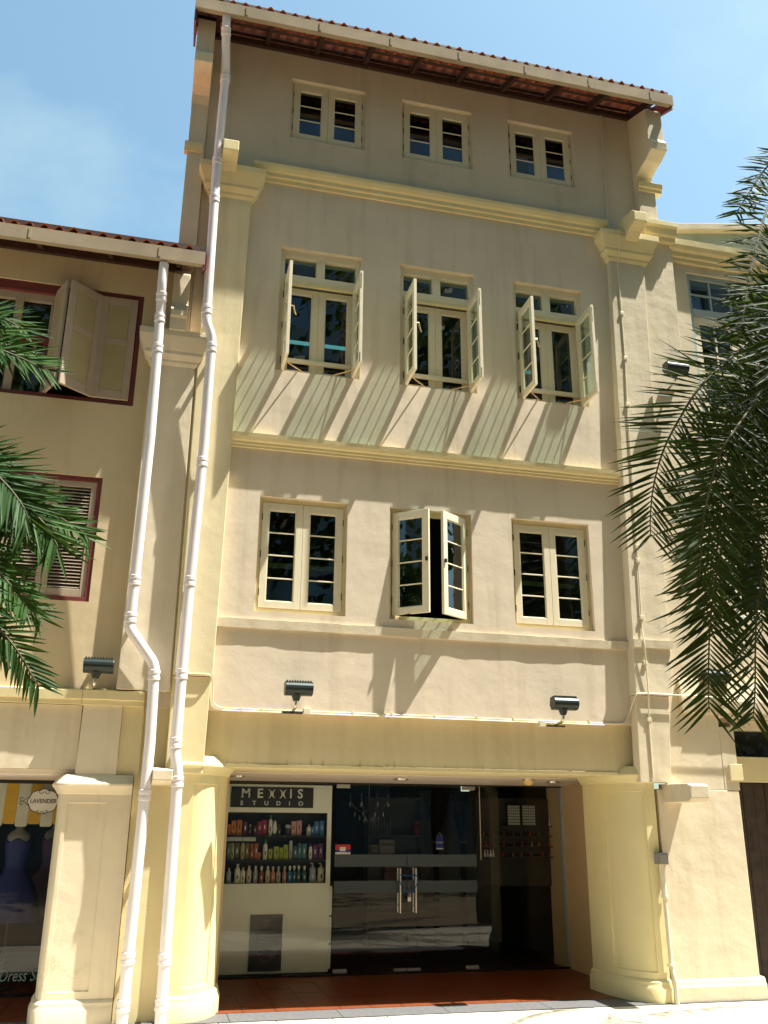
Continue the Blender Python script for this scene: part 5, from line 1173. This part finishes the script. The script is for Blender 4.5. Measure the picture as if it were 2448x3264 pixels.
LP = [
 ([(-1.75, -2.2, 5.11), (-1.55, -2.2, 5.13), (-1.37, -2.2, 5.08), (-1.22, -2.2, 5.03), (-1.05, -2.2, 4.96), (-1.02, -2.2, 4.95)], True, 0.27, 30),
 ([(-1.61, -2.25, 4.19), (-1.38, -2.25, 4.09), (-1.15, -2.25, 3.9), (-0.93, -2.25, 3.72), (-0.81, -2.25, 3.56), (-0.8, -2.25, 3.51)], True, 0.34, 30),
 ([(-1.80, -2.0, 5.40), (-1.62, -2.0, 5.50), (-1.46, -2.0, 5.47), (-1.36, -2.0, 5.43), (-1.27, -2.0, 5.39)], True, 0.28, 28),
 ([(-1.59, -2.05, 4.07), (-1.26, -2.05, 4.03), (-0.98, -2.05, 3.9), (-0.78, -2.05, 3.79), (-0.67, -2.05, 3.73), (-0.60, -2.05, 3.66)], True, 0.24, 26),
 ([(-1.5, -2.3, 3.47), (-1.35, -2.3, 3.44), (-1.17, -2.3, 3.31), (-1.02, -2.3, 3.16), (-0.94, -2.3, 3.05)], False, 0.26, 28),
 ([(-1.43, -2.4, 3.0), (-1.24, -2.4, 2.95), (-1.09, -2.4, 2.87), (-0.97, -2.4, 2.76), (-0.84, -2.4, 2.58), (-0.78, -2.4, 2.5)], False, 0.24, 26),
 ([(-1.46, -2.1, 3.28), (-1.26, -2.1, 3.25), (-1.05, -2.1, 3.15), (-0.9, -2.1, 3.07), (-0.86, -2.1, 3.03)], False, 0.24, 26),
 ([(-1.7, -2.1, 4.0), (-1.5, -2.1, 3.8), (-1.32, -2.1, 3.55), (-1.2, -2.1, 3.25)], False, 0.30, 28),
 ([(-1.72, -2.3, 4.25), (-1.45, -2.3, 4.15), (-1.22, -2.3, 3.98), (-1.06, -2.3, 3.80), (-1.0, -2.3, 3.68)], False, 0.34, 28),
 ([(-1.75, -2.1, 4.35), (-1.50, -2.1, 4.22), (-1.28, -2.1, 4.0), (-1.10, -2.1, 3.72), (-1.04, -2.1, 3.55)], False, 0.34, 28),
 ([(-1.70, -2.35, 3.75), (-1.45, -2.4, 3.45), (-1.28, -2.4, 3.1), (-1.15, -2.4, 2.75)], False, 0.30, 28),
 ([(-1.85, -2.15, 5.25), (-1.65, -2.15, 5.32), (-1.48, -2.15, 5.26), (-1.34, -2.15, 5.12)], False, 0.30, 28),
 ([(-2.6, -2.0, 5.2), (-3.3, -1.9, 5.4), (-4.0, -1.8, 4.9), (-4.4, -1.7, 4.1)], False, 0.36, 20),
 ([(-2.5, -2.6, 5.1), (-2.9, -3.3, 5.2), (-3.2, -3.9, 4.7), (-3.3, -4.2, 4.0)], False, 0.36, 20),
 ([(-2.4, -1.8, 5.1), (-2.6, -1.2, 5.1), (-2.8, -0.8, 4.5)], False, 0.32, 20),
 ([(-2.7, -2.3, 4.4), (-3.3, -2.5, 4.1), (-3.7, -2.6, 3.4)], False, 0.36, 20),
]
palm('lower date palm at left edge with brighter green fronds', (-2.25, -2.25, 0), (-2.10, -2.2, 4.55), LP, LEAF2, 300, 8, 'date palms in front of the shophouses', 0.029, 1.0, 0.46)

# ------------------------------------------------------------------ across the street, out of view (mirrored in the panes, trees added to block sky light)
OB = empty('apartment_block', (2, -26, 0), 'tall grey block across the street mirrored in the window panes', 'building')
mb = MB(); hl = []
for i in range(16):
    for j in range(19): hl.append((-44 + i * 6.0, -44 + i * 6.0 + 3.6, 2.5 + j * 3.3, 2.5 + j * 3.3 + 1.9))
holed_wall(mb, -48, 54, -0.02, 66, -26.3, -26.0, hl); wall_build(mb, 'wall', OPPW, OB)
MB().box(-48, 54, -40, -26.32, -0.02, 65.9).build('core', OPPG, OB)
SLEAF = leaf_mat('street_tree_leaf', (0.030, 0.050, 0.014), (0.055, 0.080, 0.022))
def street_tree(x, y, h, r, seed, lb):
    rg = random.Random(seed); T = empty('street_tree', (x, y, 0), lb, 'tree', 'street trees across the road')
    mb = MB(); mb.tube([(x, y, -0.03), (x + 0.1, y, h * 0.25), (x - 0.1, y, h * 0.5)], [0.30, 0.22, 0.16], 12)
    cl = []
    for k in range(26):
        a = rg.uniform(0, 2 * math.pi); q = rg.uniform(0.15, 1.0) ** 0.6; zz = rg.uniform(-1, 1)
        cl.append(Vector((x + r * q * math.cos(a) * (1 - 0.3 * zz * zz), y + r * 0.72 * q * math.sin(a) * (1 - 0.3 * zz * zz), h * 0.62 + zz * h * 0.36)))
    for c in cl[::3]: mb.tube([(x, y, h * 0.35), ((x + c.x) / 2, (y + c.y) / 2, h * 0.35 + (c.z - h * 0.35) * 0.6), c], [0.12, 0.07, 0.02], 6)
    mb.build('trunk', TRUNK, T, smooth=True)
    m_ = MB()
    for c in cl:
        R_ = r * rg.uniform(0.30, 0.46)
        for k in range(150):
            d = Vector((rg.gauss(0, 1), rg.gauss(0, 1), rg.gauss(0, 0.8))).normalized() * R_ * rg.uniform(0.4, 1.0) ** 0.5
            p = c + d; n = (d.normalized() + Vector((rg.uniform(-.7, .7), rg.uniform(-.7, .7), rg.uniform(-.2, .9)))).normalized()
            u = n.orthogonal().normalized(); w = n.cross(u); s_ = rg.uniform(0.12, 0.26)
            m_.quad(p - u * s_, p + w * s_ * 0.6, p + u * s_, p - w * s_ * 0.6)
    o = m_.build('crown', SLEAF, T); tag(o, kind='stuff')
for i, (x, y, h, r) in enumerate(((-15, -14.5, 15, 5.2), (-7, -14.0, 17, 5.4), (0.5, -14.8, 16, 5.2), (8.5, -14.2, 17.5, 5.4), (16, -14.6, 15.5, 5.2), (24, -14.3, 16.5, 5.4))):
    street_tree(x, y, h, r, 40 + i, ['broad leafy street tree across the road, first from the left of the row', 'broad leafy street tree across the road, second from the left', 'broad leafy street tree across the road, third from the left', 'broad leafy street tree across the road, fourth from the left', 'broad leafy street tree across the road, fifth from the left', 'broad leafy street tree across the road, last at right of the row'][i])
street_tree(15.5, -3.4, 12, 3.6, 61, 'leafy roadside tree along the pavement beyond the right hand palm')  # unseen tree added so the open sash mirrors something dark
